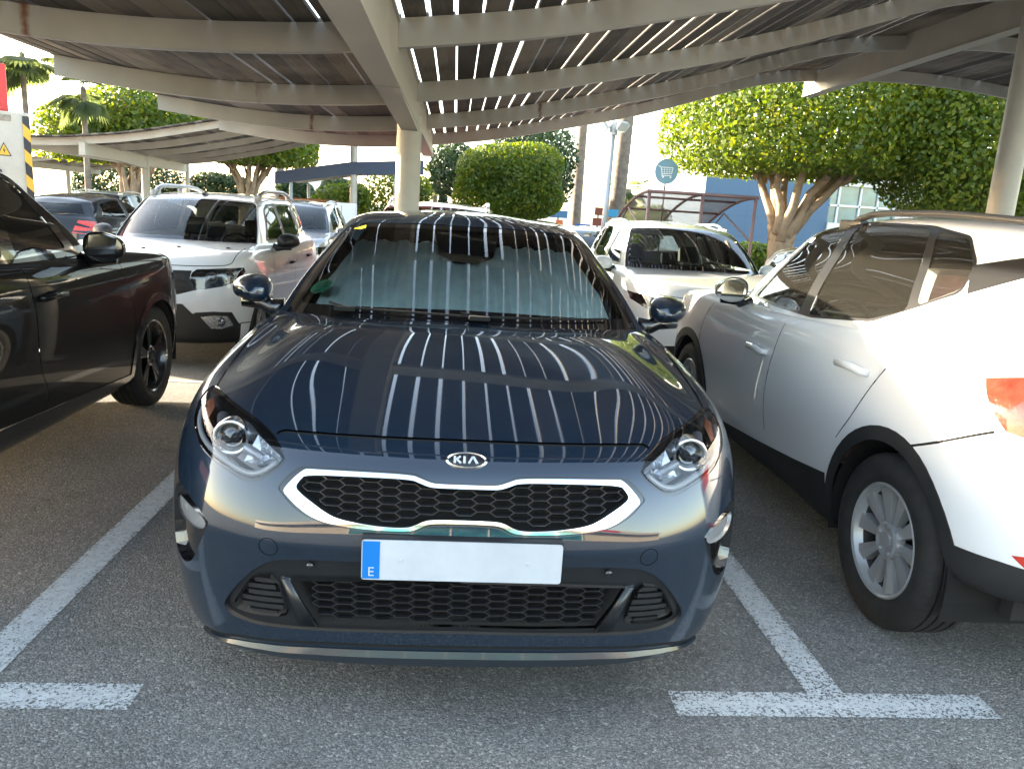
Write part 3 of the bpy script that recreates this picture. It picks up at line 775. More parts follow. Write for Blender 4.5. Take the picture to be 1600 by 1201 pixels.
    bm = B(); box(bm, -.2575, -.2135, -.0372, -.0356, .5115, .6145); obj_bm('country_band', bm, mat('plate_blue', (.0, .16, .52), .4), npl)
    text_mesh('E', .036, 'country_letter', MATS['plate_white'], npl, Matrix.Translation((-.2355, -.0376, .530)) @ FACE_FRONT, .0004)
    for x in (-.16, .17):
        bm = B(); lathe(bm, [(-.0385, 0), (-.0382, .0045), (-.0362, .0055)], 14, 'y', (x, 0, .563)); obj_bm('plate_screw', bm, MATS['plate_white'], npl)
    bm = B(); box(bm, -.262, .262, -.0328, .02, .505, .620, .004); obj_bm('plate_holder', bm, MATS['plastic_black'], root)
    # greenhouse
    so = [(-.5, -.2), (6.62, -.2), (6.85, 1.), (7.0, 2), (7.05, 3.2), (6.75, 3.75), (6.0, 3.95), (3, 4.0), (-.5, 4.0)]
    si = [(-.02,1.058),(.30,1.052),(.60,1.036),(.672,1.030),(.692,1.036),(.690,1.052),(.560,1.322),(.548,1.336),(.52,1.341),(.3,1.352),(-.02,1.356)]
    dl = smooth_poly([(1.70, 1.03), (3.5, 1.065), (3.70, 1.10), (3.42, 1.30), (2.9, 1.36), (2.5, 1.357), (2.22, 1.325)], 1)
    Gd = lambda q, st: densify(q, st)
    regs = [('screen', G.view(densify(smooth_poly(si, 1, keep=(0, 10)), .02), 'front')), ('frit', densify(smooth_poly(so, 1, keep=(0, 1, 7, 8)), .15)),
            ('pillar', G.view(densify(ribbon([(2.60, .9), (2.60, 1.5)], .11), .05), 'side')), ('sideglass', G.view(densify(dl, .03), 'side')),
            ('rearglass', [(16.2, .4), (21.5, .3), (21.5, 3.3), (16.6, 3.2)]),
            ('roofgap', [(-.5, 4.0), (3, 4.0), (6.0, 3.95), (6.9, 3.75), (7.0, 3.82), (6.05, 4.02), (3, 4.06), (-.5, 4.06)])]
    cg = cut_surface(G, regs, (.125, .125))
    part_from(cg, 'body', 'roof', pm, root)
    part_from(cg, 'roofgap', 'roof_joint', MATS['gap_black'], root, offset=.004)
    ws = part_from(cg, 'screen', 'windscreen', MATS['glass_screen'], root)[0]
    part_from(cg, 'frit', 'windscreen_border', mat('frit_black', (.006, .006, .007), .04, coat=1.), ws)
    part_from(cg, ['pillar'], 'door_pillar', MATS['gloss_black'], root, side='pair', offset=.002)
    part_from(cg, 'sideglass', 'side_window', MATS['glass_dark'], root, side='pair', offset=.004, wall=True)
    part_from(cg, 'rearglass', 'rear_window', MATS['glass_dark'], root, offset=.004, wall=True)
    # folding sunshade behind the windscreen
    sh = [(-.02,1.075),(.35,1.068),(.60,1.048),(.665,1.052),(.665,1.075),(.612,1.19),(.568,1.295),(.53,1.328),(.40,1.337),(.16,1.342),(-.02,1.343)]
    st = G.view(densify(smooth_poly(sh, 2, keep=(0, len(sh)-1)), .012), 'front'); cg2 = cut_surface(G, [('shade', st)], (.0625, .125), srange=(0, 8), trange=(0, 5))
    f = cg2['faces']['shade']; fold = np.sin(cg2['pos'][:, 0]*2*pi/.11)*.007+np.sin(cg2['pos'][:, 0]*2*pi/.037+cg2['pos'][:, 2]*9)*.0025
    cg2['pos'] = cg2['pos']-cg2['nor']*(.055+fold)[:, None]
    P, Fc, N = mirror_mesh(*region_mesh(cg2, 'shade')); obj_np('sunshade', P, Fc, mat('sunshade_foil', (.52, .64, .62), .45, .1, noise=.16, nscale=9, bump=.5, bscale=160), root)
    # interior behind
    bm = B(); box(bm, -.70, .70, 1.30, 1.72, .78, .985, .03); box(bm, -.62, -.14, 2.35, 2.5, .5, 1.12, .05); box(bm, .14, .62, 2.35, 2.5, .5, 1.12, .05); box(bm, -.68, .68, 1.5, 3.8, .25, .52)
    obj_bm('cabin_interior', bm, MATS['interior_dark'], root)
    bm = B(); qa, _ = lift(G, [(.155, 1.352), (.125, 1.285), (.06, 1.262)], 'front', .012); qb, _ = lift(G, [(.155, 1.352), (.125, 1.285), (.06, 1.262)], 'front', .045)
    ra = [tuple(q) for q in qa]+[(-q[0], q[1], q[2]) for q in qa[::-1]]; rb = [tuple(q) for q in qb]+[(-q[0], q[1], q[2]) for q in qb[::-1]]
    va = [bm.verts.new(q) for q in ra]; vb = [bm.verts.new(q) for q in rb]; bm.faces.new(va); bm.faces.new(vb[::-1]); [bm.faces.new((va[i], va[(i+1) % 6], vb[(i+1) % 6], vb[i])) for i in range(6)]
    obj_bm('rear_view_mirror', bm, MATS['gap_black'], root)
    # stickers on the screen
    q, n = lift(G, [(.622, 1.098)], 'front', .004); c = Vector((-q[0][0], q[0][1], q[0][2])); nn = Vector((-n[0][0], n[0][1], n[0][2])); M2 = Matrix.Translation(c) @ nn.to_track_quat('Z', 'Y').to_matrix().to_4x4()
    R2 = M2.to_3x3(); xax = Vector((1, 0, 0)); xax = (xax-nn*xax.dot(nn)).normalized(); yax = nn.cross(xax); M2 = Matrix(((xax.x, yax.x, nn.x, c.x), (xax.y, yax.y, nn.y, c.y), (xax.z, yax.z, nn.z, c.z), (0, 0, 0, 1)))
    bm = B(); bm.faces.new([bm.verts.new(M2 @ Vector((.05*cos(2*pi*k/32), .05*sin(2*pi*k/32), 0))) for k in range(32)]); stk = obj_bm('emission_sticker', bm, mat('sticker_green', (.015, .26, .13), .5), root)
    text_mesh('C', .042, 'sticker_letter', mat('sticker_dark', (.01, .07, .05), .6), stk, M2 @ Matrix.Translation((-.008, .004, .001)), .0002)
    bm = B()
    for x0, x1, y0, y1 in ((.012, .034, .008, .026), (.008, .030, -.016, .002), (-.03, .004, -.036, -.022)): box(bm, x0, x1, y0, y1, .0006, .0012, mtx=M2)
    obj_bm('sticker_bars', bm, MATS['sticker_dark'], stk)
    q, n = lift(G, [(.52, 1.333)], 'front', -.0015); c = Vector((-q[0][0], q[0][1], q[0][2])); bm = B(); M3 = Matrix.Translation(c) @ M2.to_3x3().to_4x4(); box(bm, -.035, .03, -.014, .014, .0, .001, mtx=M3); obj_bm('permit_sticker', bm, mat('sticker_yellow', (.55, .5, .02), .5), root)
    # wipers and cowl
    for x0, x1, zz in ((-.56, .05, .0), (-.02, .60, .0)):
        ln = [(x0+(x1-x0)*k/8) for k in range(9)]; pts = []
        for k, x in enumerate(ln):
            q, n = lift(G, [(abs(x)+1e-4, 1.028+.004*sin(pi*k/8)+(.012 if k == 0 else 0))], 'front', -.012); pts.append((x, q[0][1], q[0][2]))
        bm = B(); tube(bm, pts, [.005]*9, 6); x, y, z = pts[1]
        box(bm, x-.045, x+.040, y-.035, y+.005, z-.012, z+.006, .006); obj_bm('wiper', bm, MATS['gap_black'], root)
    mirror_shell(root, pm, MATS['gloss_black'], MATS['chrome'], (.935, 1.57, 1.058), (.093, .10, .066), (.79, 1.56, .985))
    # wheels, wells, underside
    bm = B()
    for s in (1, -1):
        for yy in (.90, 3.55): liner(bm, s*.58, s*.835, yy, .318, .356)
    box(bm, -.70, .70, .55, 4.0, .20, .26); obj_bm('underbody', bm, MATS['gap_black'], root)
    for s in (1, -1):
        for yy in (.90, 3.55): make_wheel(root, (s*.775, yy, .316), .316, .205, .208, 'ten', MATS['tyre'], MATS['rim_silver'], MATS['steel_dark'], s)
    return root
kia()

# ---------------------------------------------------------------- shapes of the other cars
def shape(F, Sd, R, D, Dr, cowl, apil, belt, rbase, head, atop, rail, rhead, spine, **k):
    p = dict(F=F, Sd=Sd, R=R, D=D, Dr=Dr, cowl=cowl, apil=apil, belt=belt, rbase=rbase, head=head, atop=atop, rail=rail, rhead=rhead, spine=spine)
    p.update(k); return p
CROSS_P = shape([(.2,.22),(.09,.25),(.05,.33),(.02,.45),(0,.6),(.02,.74),(.06,.84),(.17,.93)],
    [(.80,.22),(.835,.25),(.865,.36),(.882,.50),(.890,.64),(.886,.78),(.876,.90),(.860,.985)],
    [(3.98,.36),(4.06,.38),(4.11,.43),(4.14,.55),(4.13,.68),(4.12,.80),(4.11,.92),(4.09,1.02)], .75, .60,
    (1.05,1.03), (.74,1.38,1.03), [(1.38,.74,1.03),(2.0,.80,1.025),(2.8,.80,1.06),(3.4,.785,1.10),(3.75,.74,1.13)], (4.02,1.1),
    (1.82,1.475), (.58,1.95,1.465), [(1.95,.58,1.465),(2.5,.62,1.515),(3.0,.62,1.515),(3.5,.605,1.49),(3.85,.57,1.44)], (3.98,1.44),
    [(2.1,1.535),(2.6,1.572),(3.1,1.572),(3.7,1.53),(3.8,1.50)], n=3.0, bulge=(.03, .02, .03), side=lambda k, y: (0, (.13, .12, .05)[k]*min(1, max(0, (y-3.2)/.34)) if k < 3 else 0))
BLACK_P = shape([(.2,.22),(.09,.25),(.05,.33),(.02,.46),(0,.62),(.02,.76),(.07,.87),(.2,.96)],
    [(.83,.22),(.87,.26),(.895,.36),(.91,.5),(.915,.65),(.912,.80),(.90,.93),(.88,1.01)],
    [(4.25,.28),(4.33,.31),(4.37,.40),(4.39,.55),(4.39,.70),(4.38,.84),(4.36,.96),(4.33,1.06)], .80, .60,
    (1.15,1.08), (.77,1.55,1.07), [(1.55,.77,1.07),(2.2,.82,1.07),(3.0,.82,1.09),(3.6,.79,1.12),(3.95,.73,1.15)], (4.25,1.12),
    (2.0,1.52), (.60,2.12,1.505), [(2.12,.60,1.505),(2.7,.63,1.55),(3.2,.62,1.545),(3.7,.57,1.45),(3.95,.53,1.40)], (4.1,1.42),
    [(2.3,1.575),(2.8,1.605),(3.3,1.60),(3.9,1.48),(4.0,1.46)], n=3.0, bulge=(.03, .02, .03))
DUST_P = shape([(.22,.25),(.10,.28),(.05,.38),(.02,.50),(0,.66),(.015,.80),(.04,.92),(.16,1.03)],
    [(.82,.25),(.86,.28),(.89,.38),(.905,.52),(.91,.68),(.905,.83),(.89,.97),(.86,1.07)],
    [(4.1,.35),(4.2,.4),(4.28,.5),(4.31,.62),(4.31,.75),(4.3,.9),(4.29,1.02),(4.27,1.1)], .70, .5,
    (1.10,1.15), (.73,1.38,1.14), [(1.38,.73,1.14),(2.0,.78,1.12),(3.0,.78,1.14),(3.6,.76,1.19),(3.95,.71,1.21)], (4.25,1.15),
    (1.80,1.565), (.585,1.9,1.55), [(1.9,.585,1.55),(2.4,.615,1.595),(3.2,.615,1.60),(3.9,.58,1.55),(4.0,.56,1.54)], (4.15,1.55),
    [(2.0,1.60),(2.6,1.635),(3.3,1.64),(4.0,1.60)], n=3.0, bulge=(.03, .02, .02))
WHITE_P = shape([(.22,.22),(.10,.25),(.05,.34),(.02,.46),(0,.62),(.015,.76),(.06,.89),(.20,1.0)],
    [(.83,.22),(.87,.26),(.90,.36),(.92,.5),(.927,.65),(.922,.80),(.91,.95),(.885,1.05)],
    [(4.3,.28),(4.4,.32),(4.45,.42),(4.48,.55),(4.48,.70),(4.46,.86),(4.43,1.0),(4.40,1.08)], .82, .6,
    (1.22,1.13), (.78,1.55,1.12), [(1.55,.78,1.12),(2.2,.82,1.10),(3.0,.82,1.12),(3.6,.79,1.16),(4.0,.73,1.2)], (4.33,1.14),
    (2.0,1.56), (.60,2.15,1.54), [(2.15,.60,1.54),(2.7,.635,1.585),(3.3,.625,1.575),(3.9,.58,1.52),(4.1,.55,1.49)], (4.2,1.5),
    [(2.3,1.60),(2.8,1.635),(3.4,1.63),(4.1,1.57)], n=2.8, bulge=(.04, .02, .03))

def arm(S, pts, view): return S.view(densify(pts, .03), view)
def seats(root, p, dash=True, light=False):
    """dashboard, front seats with headrests and a rear bench"""
    ya, za = p['apil'][1], p['apil'][2]; m = MATS['interior_grey'] if light else MATS['interior_dark']
    bm = B(); box(bm, -.66, .66, ya-.22, ya+.22, za-.28, za-.035, .04); obj_bm('dashboard', bm, MATS['interior_dark'], root)
    for s in (1, -1):
        bm = B(); x = .36*s
        box(bm, x-.25, x+.25, ya+.72, ya+1.22, .36, .56, .06)
        q = Matrix.Translation((x, ya+1.18, .52)) @ Matrix.Rotation(radians(-16), 4, 'X'); box(bm, -.24, .24, -.07, .07, 0, .60, .05, mtx=q); box(bm, -.13, .13, -.05, .05, .64, .84, .04, mtx=q)
        for d in (-.06, .06): box(bm, d-.008, d+.008, -.008, .008, .58, .68, mtx=q)
        obj_bm('front_seat', bm, m, root, smooth=False)
    bm = B(); yb = ya+2.05
    box(bm, -.60, .60, yb-.45, yb, .40, .56, .05); q = Matrix.Translation((0, yb, .5)) @ Matrix.Rotation(radians(-20), 4, 'X'); box(bm, -.60, .60, -.07, .07, 0, .55, .05, mtx=q)
    for x in (-.36, .36): box(bm, x-.12, x+.12, -.05, .05, .58, .74, .03, mtx=q)
    obj_bm('rear_seat', bm, m, root)
    bm = B(); c = Vector((.36, ya+.42, za-.10)); n = 28     # steering wheel, on the car's left (driver faces -y)
    mt = Matrix.Translation(c) @ Matrix.Rotation(radians(65), 4, 'X')
    pts = [mt @ Vector((.18*cos(2*pi*k/n), .18*sin(2*pi*k/n), 0)) for k in range(n+1)]; tube(bm, pts, .014, 8, caps=False)
    box(bm, -.17, .17, -.02, .02, -.012, .012, mtx=mt); obj_bm('steering_wheel', bm, MATS['interior_dark'], root, smooth=True)
    bm = B(); box(bm, -.66, .66, ya+.2, p['rbase'][0]-.2, .26, .34); obj_bm('cabin_floor', bm, MATS['interior_dark'], root)

def generic_car(sp):
    """a whole car from its shape tables and the outlines of its parts"""
    p = sp['p']; S, G = sp.get('surf') or car_surfs(p); root = thing(sp['name'], sp['label'], 'car', sp['loc'], sp.get('rz', 0), sp.get('group'))
    pm = sp['paint']; st = sp.get('step', (.125, .125)); tr = sp.get('trim', MATS['plastic_black'])
    regs = []; low = sp.get('low', MATS['plastic_black'])
    V = lambda q, v: S.view(densify(q, .02), v); GV = lambda q: G.view(densify(q, .025), 'side')
    wy = sp['axles']; r = sp['arch_r']; zc = sp['arch_z']
    for y in wy: regs.append(('arch', S.view(densify(arch(y, zc, r, .0), .035), 'side')))
    if sp.get('over'):
        zt = [b for nm, q, v in sp['over'] if nm in ('taillight', 'reflector_strip') for a, b in q]
        if zt: regs.append(('body', V([(-.02, min(zt)-.03), (.50, min(zt)-.03), (.56, max(zt)+.03), (-.02, max(zt)+.03)], 'rear')))
    for nm, poly, view in sp.get('over', []): regs.append((nm, V(poly, view)))
    if sp.get('clad'):
        for y in wy: regs.append(('clad', S.view(densify(arch(y, zc, r+sp['clad'], .0), .035), 'side')))
        for poly, view in sp.get('cladding', []): regs.append(('clad', V(poly, view)))
    for ln, view, w in sp.get('seams', []): regs.append(('seam', V(ribbon(densify(smooth_poly(ln, 2, closed=False), .05, False), w), view)))
    cs = cut_surface(S, regs, st)
    part_from(cs, 'body', 'body', pm, root)
    part_from(cs, 'seam', 'shut_lines', MATS['gap_black'], root, offset=.006)
    part_from(cs, 'clad', 'lower_cladding', low, root, offset=-.006, wall=True)
    lamps = {}
    for nm, poly, view in sp.get('over', []):
        if nm in lamps: continue
        lamps[nm] = 1
        if nm == 'headlight':
            hs = part_from(cs, nm, 'headlight', mat('lamp_housing', (.010, .010, .011), .18, coat=.6), root, side='pair', offset=.05, wall=True)
            for k, sd in ((0, 'right'), (1, 'left')):
                part_from(cs, nm, 'lens', MATS['lens_clear'], hs[k], side=sd); s = 1 if k == 0 else -1
                for (x, z, rr, mm) in sp.get('bulbs', []):
                    q, _ = lift(S, [(x, z)], 'front', .03); q = q[0]; bm = B(); lathe(bm, [(q[1]-.012, rr), (q[1]-.004, rr*.92), (q[1]+.03, rr*.45), (q[1]+.034, 0)], 24, 'y', (s*q[0], 0, q[2])); obj_bm('reflector', bm, MATS[mm], hs[k], smooth=True)
                    bm = B(); lathe(bm, [(q[1]-.006, 0), (q[1]-.002, rr*.3), (q[1]+.02, rr*.34)], 16, 'y', (s*q[0], 0, q[2])); obj_bm('bulb', bm, mat('lamp_white', (.55, .56, .57), .25, coat=1.), hs[k], smooth=True)
        elif nm == 'taillight':
            part_from(cs, nm, 'taillight', mat('taillight_red', (.50, .035, .02), .12, coat=1., noise=.4, nscale=18, bump=.25, bscale=45), root, side='pair', offset=-.006, wall=True)
        elif nm == 'reflector_strip': part_from(cs, nm, 'rear_reflector', mat('taillight_red', (.50, .035, .02), .12, coat=1., noise=.4, nscale=18, bump=.25, bscale=45), root, side='pair', offset=.002, wall=True)
        elif nm == 'grille':
            g = part_from(cs, nm, 'grille', MATS['gloss_black'] if not sp.get('grille_mat') else sp['grille_mat'], root, offset=.02, wall=True)[0]
            if sp.get('grille_bars'): bars_mesh(S, sp['grille_bars'], 'front', .006, .016, .02, 'grille_bars', MATS['chrome'] if sp.get('bars_chrome') else MATS['plastic_black'], g)
        elif nm == 'foglight':
            fs = part_from(cs, nm, 'fog_light', MATS['silver'], root, side='pair', offset=.006, wall=True)
            for k, s in ((0, 1), (1, -1)):
                x, z = sp['fog']; q, _ = lift(S, [(x, z)], 'front', .004); q = q[0]; bm = B(); lathe(bm, [(q[1]-.012, 0), (q[1]-.010, .035), (q[1]-.004, .042), (q[1]+.01, .045)], 24, 'y', (s*q[0], 0, q[2])); obj_bm('fog_lens', bm, mat('bulb_glass', (.10, .11, .12), .02, coat=1., metal=.6), fs[k], smooth=True)
        elif nm == 'fogring': part_from(cs, nm, 'fog_surround', low, root, side='pair', offset=-.008, wall=True)
        elif nm == 'lowblack': part_from(cs, nm, 'front_bumper_cladding', low, root, offset=-.005, wall=True)
    # greenhouse
    gr = []
    if 'si' in sp: gr.append(('screen', G.view(densify(sp['si'], .03), 'front')))
    so = sp.get('so', [(-.5, -.2), (7.3, -.2), (7.45, 1.), (7.4, 2), (7.2, 3.2), (6.8, 3.75), (5.9, 3.93), (3, 3.97), (-.5, 3.97)])
    gr.append(('frit' if 'si' in sp else 'screen', densify(so, .2)))
    for k, w in enumerate(sp['wins']): gr.append(('win%d' % k, GV(smooth_poly(densify(w, .07), 2))))
    for q in sp.get('pillars', []): gr.append(('trim', GV(q)))
    if sp.get('dlo'): gr.append(('trim', GV(smooth_poly(densify(sp['dlo'], .09), 2))))
    gr.append(('rearglass', [(16.4, .5), (21.5, .4), (21.5, 3.2), (16.8, 3.1)]))
    cg = cut_surface(G, gr, st)
    part_from(cg, 'body', 'roof', sp.get('roof_paint', pm), root)
    ws = part_from(cg, 'screen', 'windscreen', sp.get('screen_glass', MATS['glass_screen']), root)
    part_from(cg, 'frit', 'windscreen_border', mat('frit_black', (.006, .006, .007), .04, coat=1.), ws[0] if ws else root)
    part_from(cg, 'trim', 'window_trim', tr, root, side='pair', offset=.001)
    for k in range(len(sp['wins'])): part_from(cg, 'win%d' % k, 'side_window', sp.get('win_glass', MATS['glass_side']), root, side='pair', offset=.006, wall=True)
    part_from(cg, 'rearglass', 'rear_window', sp.get('rear_glass', MATS['glass_dark']), root, offset=.004, wall=True)
    if sp.get('inside', True): seats(root, p, light=sp.get('light_seats', False))
    # wheels and underside
    bm = B(); L = p['R'][3][0]; w = p['Sd'][4][0]; R, Wt, rr = sp['tyre']
    for s in (1, -1):
        for y in wy: liner(bm, s*(w-.34), s*(w-.03), y, zc, r+.012)
    box(bm, -w+.16, w-.16, .6, L-sp.get('tail', .3), sp.get('floor', .22), sp.get('floor', .22)+.06); [box(bm, -w+.09, w-.09, y-.40, y+.40, zc+r+.03, zc+r+.16) for y in wy]  # boxes over the axles are unseen, added to block sun through the arches
    obj_bm('underbody', bm, MATS['gap_black'], root)
    for s in (1, -1):
        for y in wy: make_wheel(root, (s*(w-sp.get('inset', .02)-Wt/2), y, R), R, Wt, rr, sp.get('rim', 'ten'), MATS['tyre'], sp.get('rim_mat', MATS['rim_silver']), MATS['steel_dark'], s)
    # door handles
    for (y, z, ln) in sp.get('handles', []):
        pos, n = lift(S, [(y-ln/2, z), (y, z+.004), (y+ln/2, z)], 'side', -.028)
        for s in (1, -1):
            bm = B(); pp = [Vector((s*q[0], q[1], q[2])) for q in pos]; b0, _ = lift(S, [(y-ln/2-.012, z), (y+ln/2+.012, z)], 'side', .0)
            tube(bm, [Vector((s*b0[0][0], b0[0][1], b0[0][2])), pp[0], pp[1], pp[2], Vector((s*b0[1][0], b0[1][1], b0[1][2]))], [.014, .017, .018, .017, .014], 10, sx=.55)
            obj_bm('door_handle', bm, sp.get('handle_mat', pm), root, smooth=True)
            bm = B(); c0, nn = lift(S, [(y, z)], 'side', -.001); cc = c0[0]; k = 24
            bm.faces.new([bm.verts.new((s*(cc[0]+.0005+.0*i), cc[1]+.07*cos(2*pi*i/k), cc[2]+.028*sin(2*pi*i/k))) for i in range(k)])
            obj_bm('handle_recess', bm, mat('recess_shade', tuple(c*.75 for c in sp['col']), .3, coat=.6) if False else pm, root)
    # roof rails
    if sp.get('rails'):
        y0, y1, h, rm = sp['rails']; rw = sp.get('rail_r', .015)
        for s in (1, -1):
            bm = B(); pts = []
            for k in range(13):
                f = k/12; y = lerp(y0, y1, f); q = pl(p['rail'], y); e = min(1, min(f, 1-f)*7)
                pts.append((s*(q[1]-.035), y, q[2]+.012+h*(e**.5)))
            tube(bm, pts, [rw*.7]+[rw]*11+[rw*.7], 10, sx=1.2)
            for f in (.04, .96):
                y = lerp(y0, y1, f); q = pl(p['rail'], y); box(bm, s*(q[1]-.035)-.02, s*(q[1]-.035)+.02, y-.09-rw, y+.09+rw, q[2]-.02, q[2]+.012+h*.75, .01)
            if sp.get('rail_mid'):
                y = lerp(y0, y1, .5); q = pl(p['rail'], y); box(bm, s*(q[1]-.035)-.015, s*(q[1]-.035)+.015, y-.05, y+.05, q[2]-.02, q[2]+.012+h*.9, .008)
            obj_bm('roof_rail', bm, rm, root, smooth=True)
    if sp.get('mirror'):
        c, rdim, armto, mt, ml = sp['mirror']; mirror_shell(root, mt, ml, MATS['chrome'], c, rdim, armto)
    return root, S, G

PAINT_WHITE = paint('paint_white', (.76, .77, .785), 0., .3)
PAINT_BLACK = paint('paint_black', (.003, .003, .0034), 0., .6, coat=.6, cior=1.36)
GROUP_CARS = None
def crossover():
    p = CROSS_P
    dlo = [(1.50,1.062),(1.9,1.050),(2.4,1.052),(2.92,1.105),(3.17,1.195),(3.37,1.275),(3.36,1.38),(3.25,1.475),(2.98,1.508),(2.4,1.516),(2.1,1.497),(1.93,1.455)]
    wins = [[(1.56,1.072),(2.26,1.060),(2.30,1.500),(2.10,1.486),(1.94,1.447)], [(2.36,1.062),(2.90,1.115),(3.12,1.180),(2.99,1.497),(2.40,1.507)], [(3.17,1.205),(3.355,1.285),(3.345,1.372),(3.24,1.465),(3.04,1.490)]]
    sp = dict(name='crossover_car', label='white crossover with dark wheel arch cladding and silver ten spoke wheels, tail towards us', p=p, loc=(2.46, 4.05, 0), rz=pi, paint=PAINT_WHITE, col=(.6, .6, .6),
        low=mat('cladding_grey', (.014, .0147, .0154), .62, noise=.3, nscale=5, bump=.1, bscale=300), trim=mat('pillar_dark', (.010, .010, .0105), .3, coat=.3),
        axles=(.82, 3.36), arch_r=.395, arch_z=.315, clad=.055, step=(.1, .125),
        over=[('taillight', [(3.71,1.035),(3.83,1.065),(4.3,1.06),(4.3,.87),(3.95,.888),(3.85,.90)], 'side'), ('reflector_strip', [(3.93,.535),(4.02,.56),(4.15,.56),(4.15,.49),(3.99,.475)], 'side'),
              ('headlight', [(.46,.80),(.60,.90),(.86,.95),(.87,.88),(.75,.78),(.6,.76)], 'front'), ('grille', [(-.02,.82),(.42,.80),(.36,.62),(-.02,.60)], 'front')],
        cladding=[([(1.0,.26),(1.27,.283),(2.136,.355),(2.576,.40),(2.90,.44),(2.95,0),(1.0,0)], 'side'), ([(3.70,.49),(3.906,.504),(4.05,.503),(4.35,.50),(4.35,0),(3.6,0)], 'side'), ([(-.02,.36),(.5,.36),(.9,.40),(1.,.1),(-.02,.1)], 'front')],
        seams=[([(1.115,.34),(1.03,.6),(1.05,.85),(1.18,.98)], 'side', .006), ([(2.22,.44),(2.19,.53),(2.185,.71),(2.225,.89),(2.25,1.0)], 'side', .006), ([(2.97,.62),(3.063,.737),(3.136,.853),(3.24,1.0),(3.27,1.06)], 'side', .006), ([(3.47,.735),(3.65,.806),(3.82,.89)], 'side', .009)],
        si=[(-.02,1.08),(.6,1.06),(.70,1.08),(.56,1.43),(-.02,1.455)], wins=wins, dlo=dlo, pillars=[[(3.33,1.372),(3.6,1.425),(3.9,1.44),(3.9,1.385),(3.6,1.352),(3.40,1.274)]],
        tyre=(.332, .225, .215), rim='ten', handles=[(2.03,.832,.21), (3.0,.925,.21)], rails=(2.15, 3.75, .028, mat('rail_dark', (.06, .06, .06), .35)), inset=.012, tail=.95,
        mirror=((.93, 1.60, 1.10), (.105, .10, .075), (.79, 1.56, 1.02), PAINT_WHITE, MATS['gloss_black']), bulbs=[(.70, .86, .05, 'chrome')], win_glass=glass('glass_clear_side', (.86, .90, .86), dust=.022), light_seats=True)
    root, S, G = generic_car(sp)
    # emblem on the rear wheel hubs, soft toy-pink child seat on the rear bench
    bm = B(); mt = Matrix.Translation((.38, 3.05, .60)); box(bm, -.2, .2, -.22, .18, 0, .16, .05, mtx=mt); box(bm, -.19, .19, .06, .2, .1, .62, .07, mtx=mt); box(bm, -.22, -.13, -.1, .16, .3, .58, .03, mtx=mt); box(bm, .13, .22, -.1, .16, .3, .58, .03, mtx=mt)
    o = obj_bm('child_seat', bm, mat('seat_pink', (.60, .28, .28), .8, noise=.2), None); o.matrix_world = Matrix.Translation((2.46, 4.05, 0)) @ Matrix.Rotation(pi, 4, 'Z'); tag(o, 'pink child seat on the back seat of the white crossover', 'child seat')
    return root
def black_suv():
    p = BLACK_P
    sp = dict(name='suv_car', label='glossy black SUV with black wheels at the left edge, tail towards us', p=p, loc=(-2.95, 4.35, 0), rz=pi, paint=PAINT_BLACK, col=(.01, .01, .01), low=mat('clad_gloss', (.008, .008, .009), .25, coat=.8), trim=MATS['gloss_black'],
        axles=(.87, 3.56), arch_r=.385, arch_z=.345, clad=.05, step=(.1, .125),
        over=[('taillight', [(3.95,.95),(4.5,1.0),(4.5,.82),(3.98,.84)], 'side'), ('headlight', [(.5,.80),(.62,.90),(.88,.95),(.9,.86),(.7,.78)], 'front'), ('grille', [(-.02,.86),(.42,.86),(.5,.7),(.36,.45),(-.02,.45)], 'front')],
        cladding=[([(1.2,.30),(1.8,.325),(2.8,.36),(3.2,.36),(3.2,0),(1.1,0)], 'side')],
        seams=[([(1.35,.36),(1.29,.51),(1.25,.69),(1.355,.88),(1.395,1.03)], 'side', .006), ([(2.33,.31),(2.355,.445),(2.445,.59),(2.425,.84),(2.44,.97),(2.43,1.06)], 'side', .006), ([(3.12,.75),(3.25,.9),(3.35,1.06)], 'side', .006), ([(1.40,.905),(1.9,.94),(2.42,.965),(3.4,.99)], 'side', .004)],
        si=[(-.02,1.13),(.6,1.11),(.72,1.12),(.59,1.47),(-.02,1.50)],
        wins=[[(1.82,1.115),(2.38,1.105),(2.38,1.50),(2.2,1.49),(2.03,1.42)], [(2.50,1.105),(3.2,1.125),(3.35,1.16),(3.25,1.50),(2.50,1.505)], [(3.47,1.19),(3.68,1.23),(3.5,1.47),(3.38,1.49)]],
        dlo=[(1.70,1.105),(2.4,1.092),(3.2,1.112),(3.5,1.16),(3.72,1.22),(3.52,1.49),(3.2,1.52),(2.4,1.523),(2.15,1.505),(1.98,1.43)],
        tyre=(.345, .235, .245), rim='five', rim_mat=mat('rim_black', (.005, .005, .0055), .3, coat=.8), handles=[(2.27,.905,.22), (3.15,.93,.22)], handle_mat=PAINT_BLACK,
        rails=(2.3, 3.9, .03, MATS['gloss_black']), mirror=((.99, 1.80, 1.13), (.12, .11, .085), (.83, 1.74, 1.05), PAINT_BLACK, MATS['gloss_black']), bulbs=[(.72, .86, .05, 'chrome')], win_glass=glass('glass_clear_side', (.86, .90, .86), dust=.022))
    return generic_car(sp)[0]
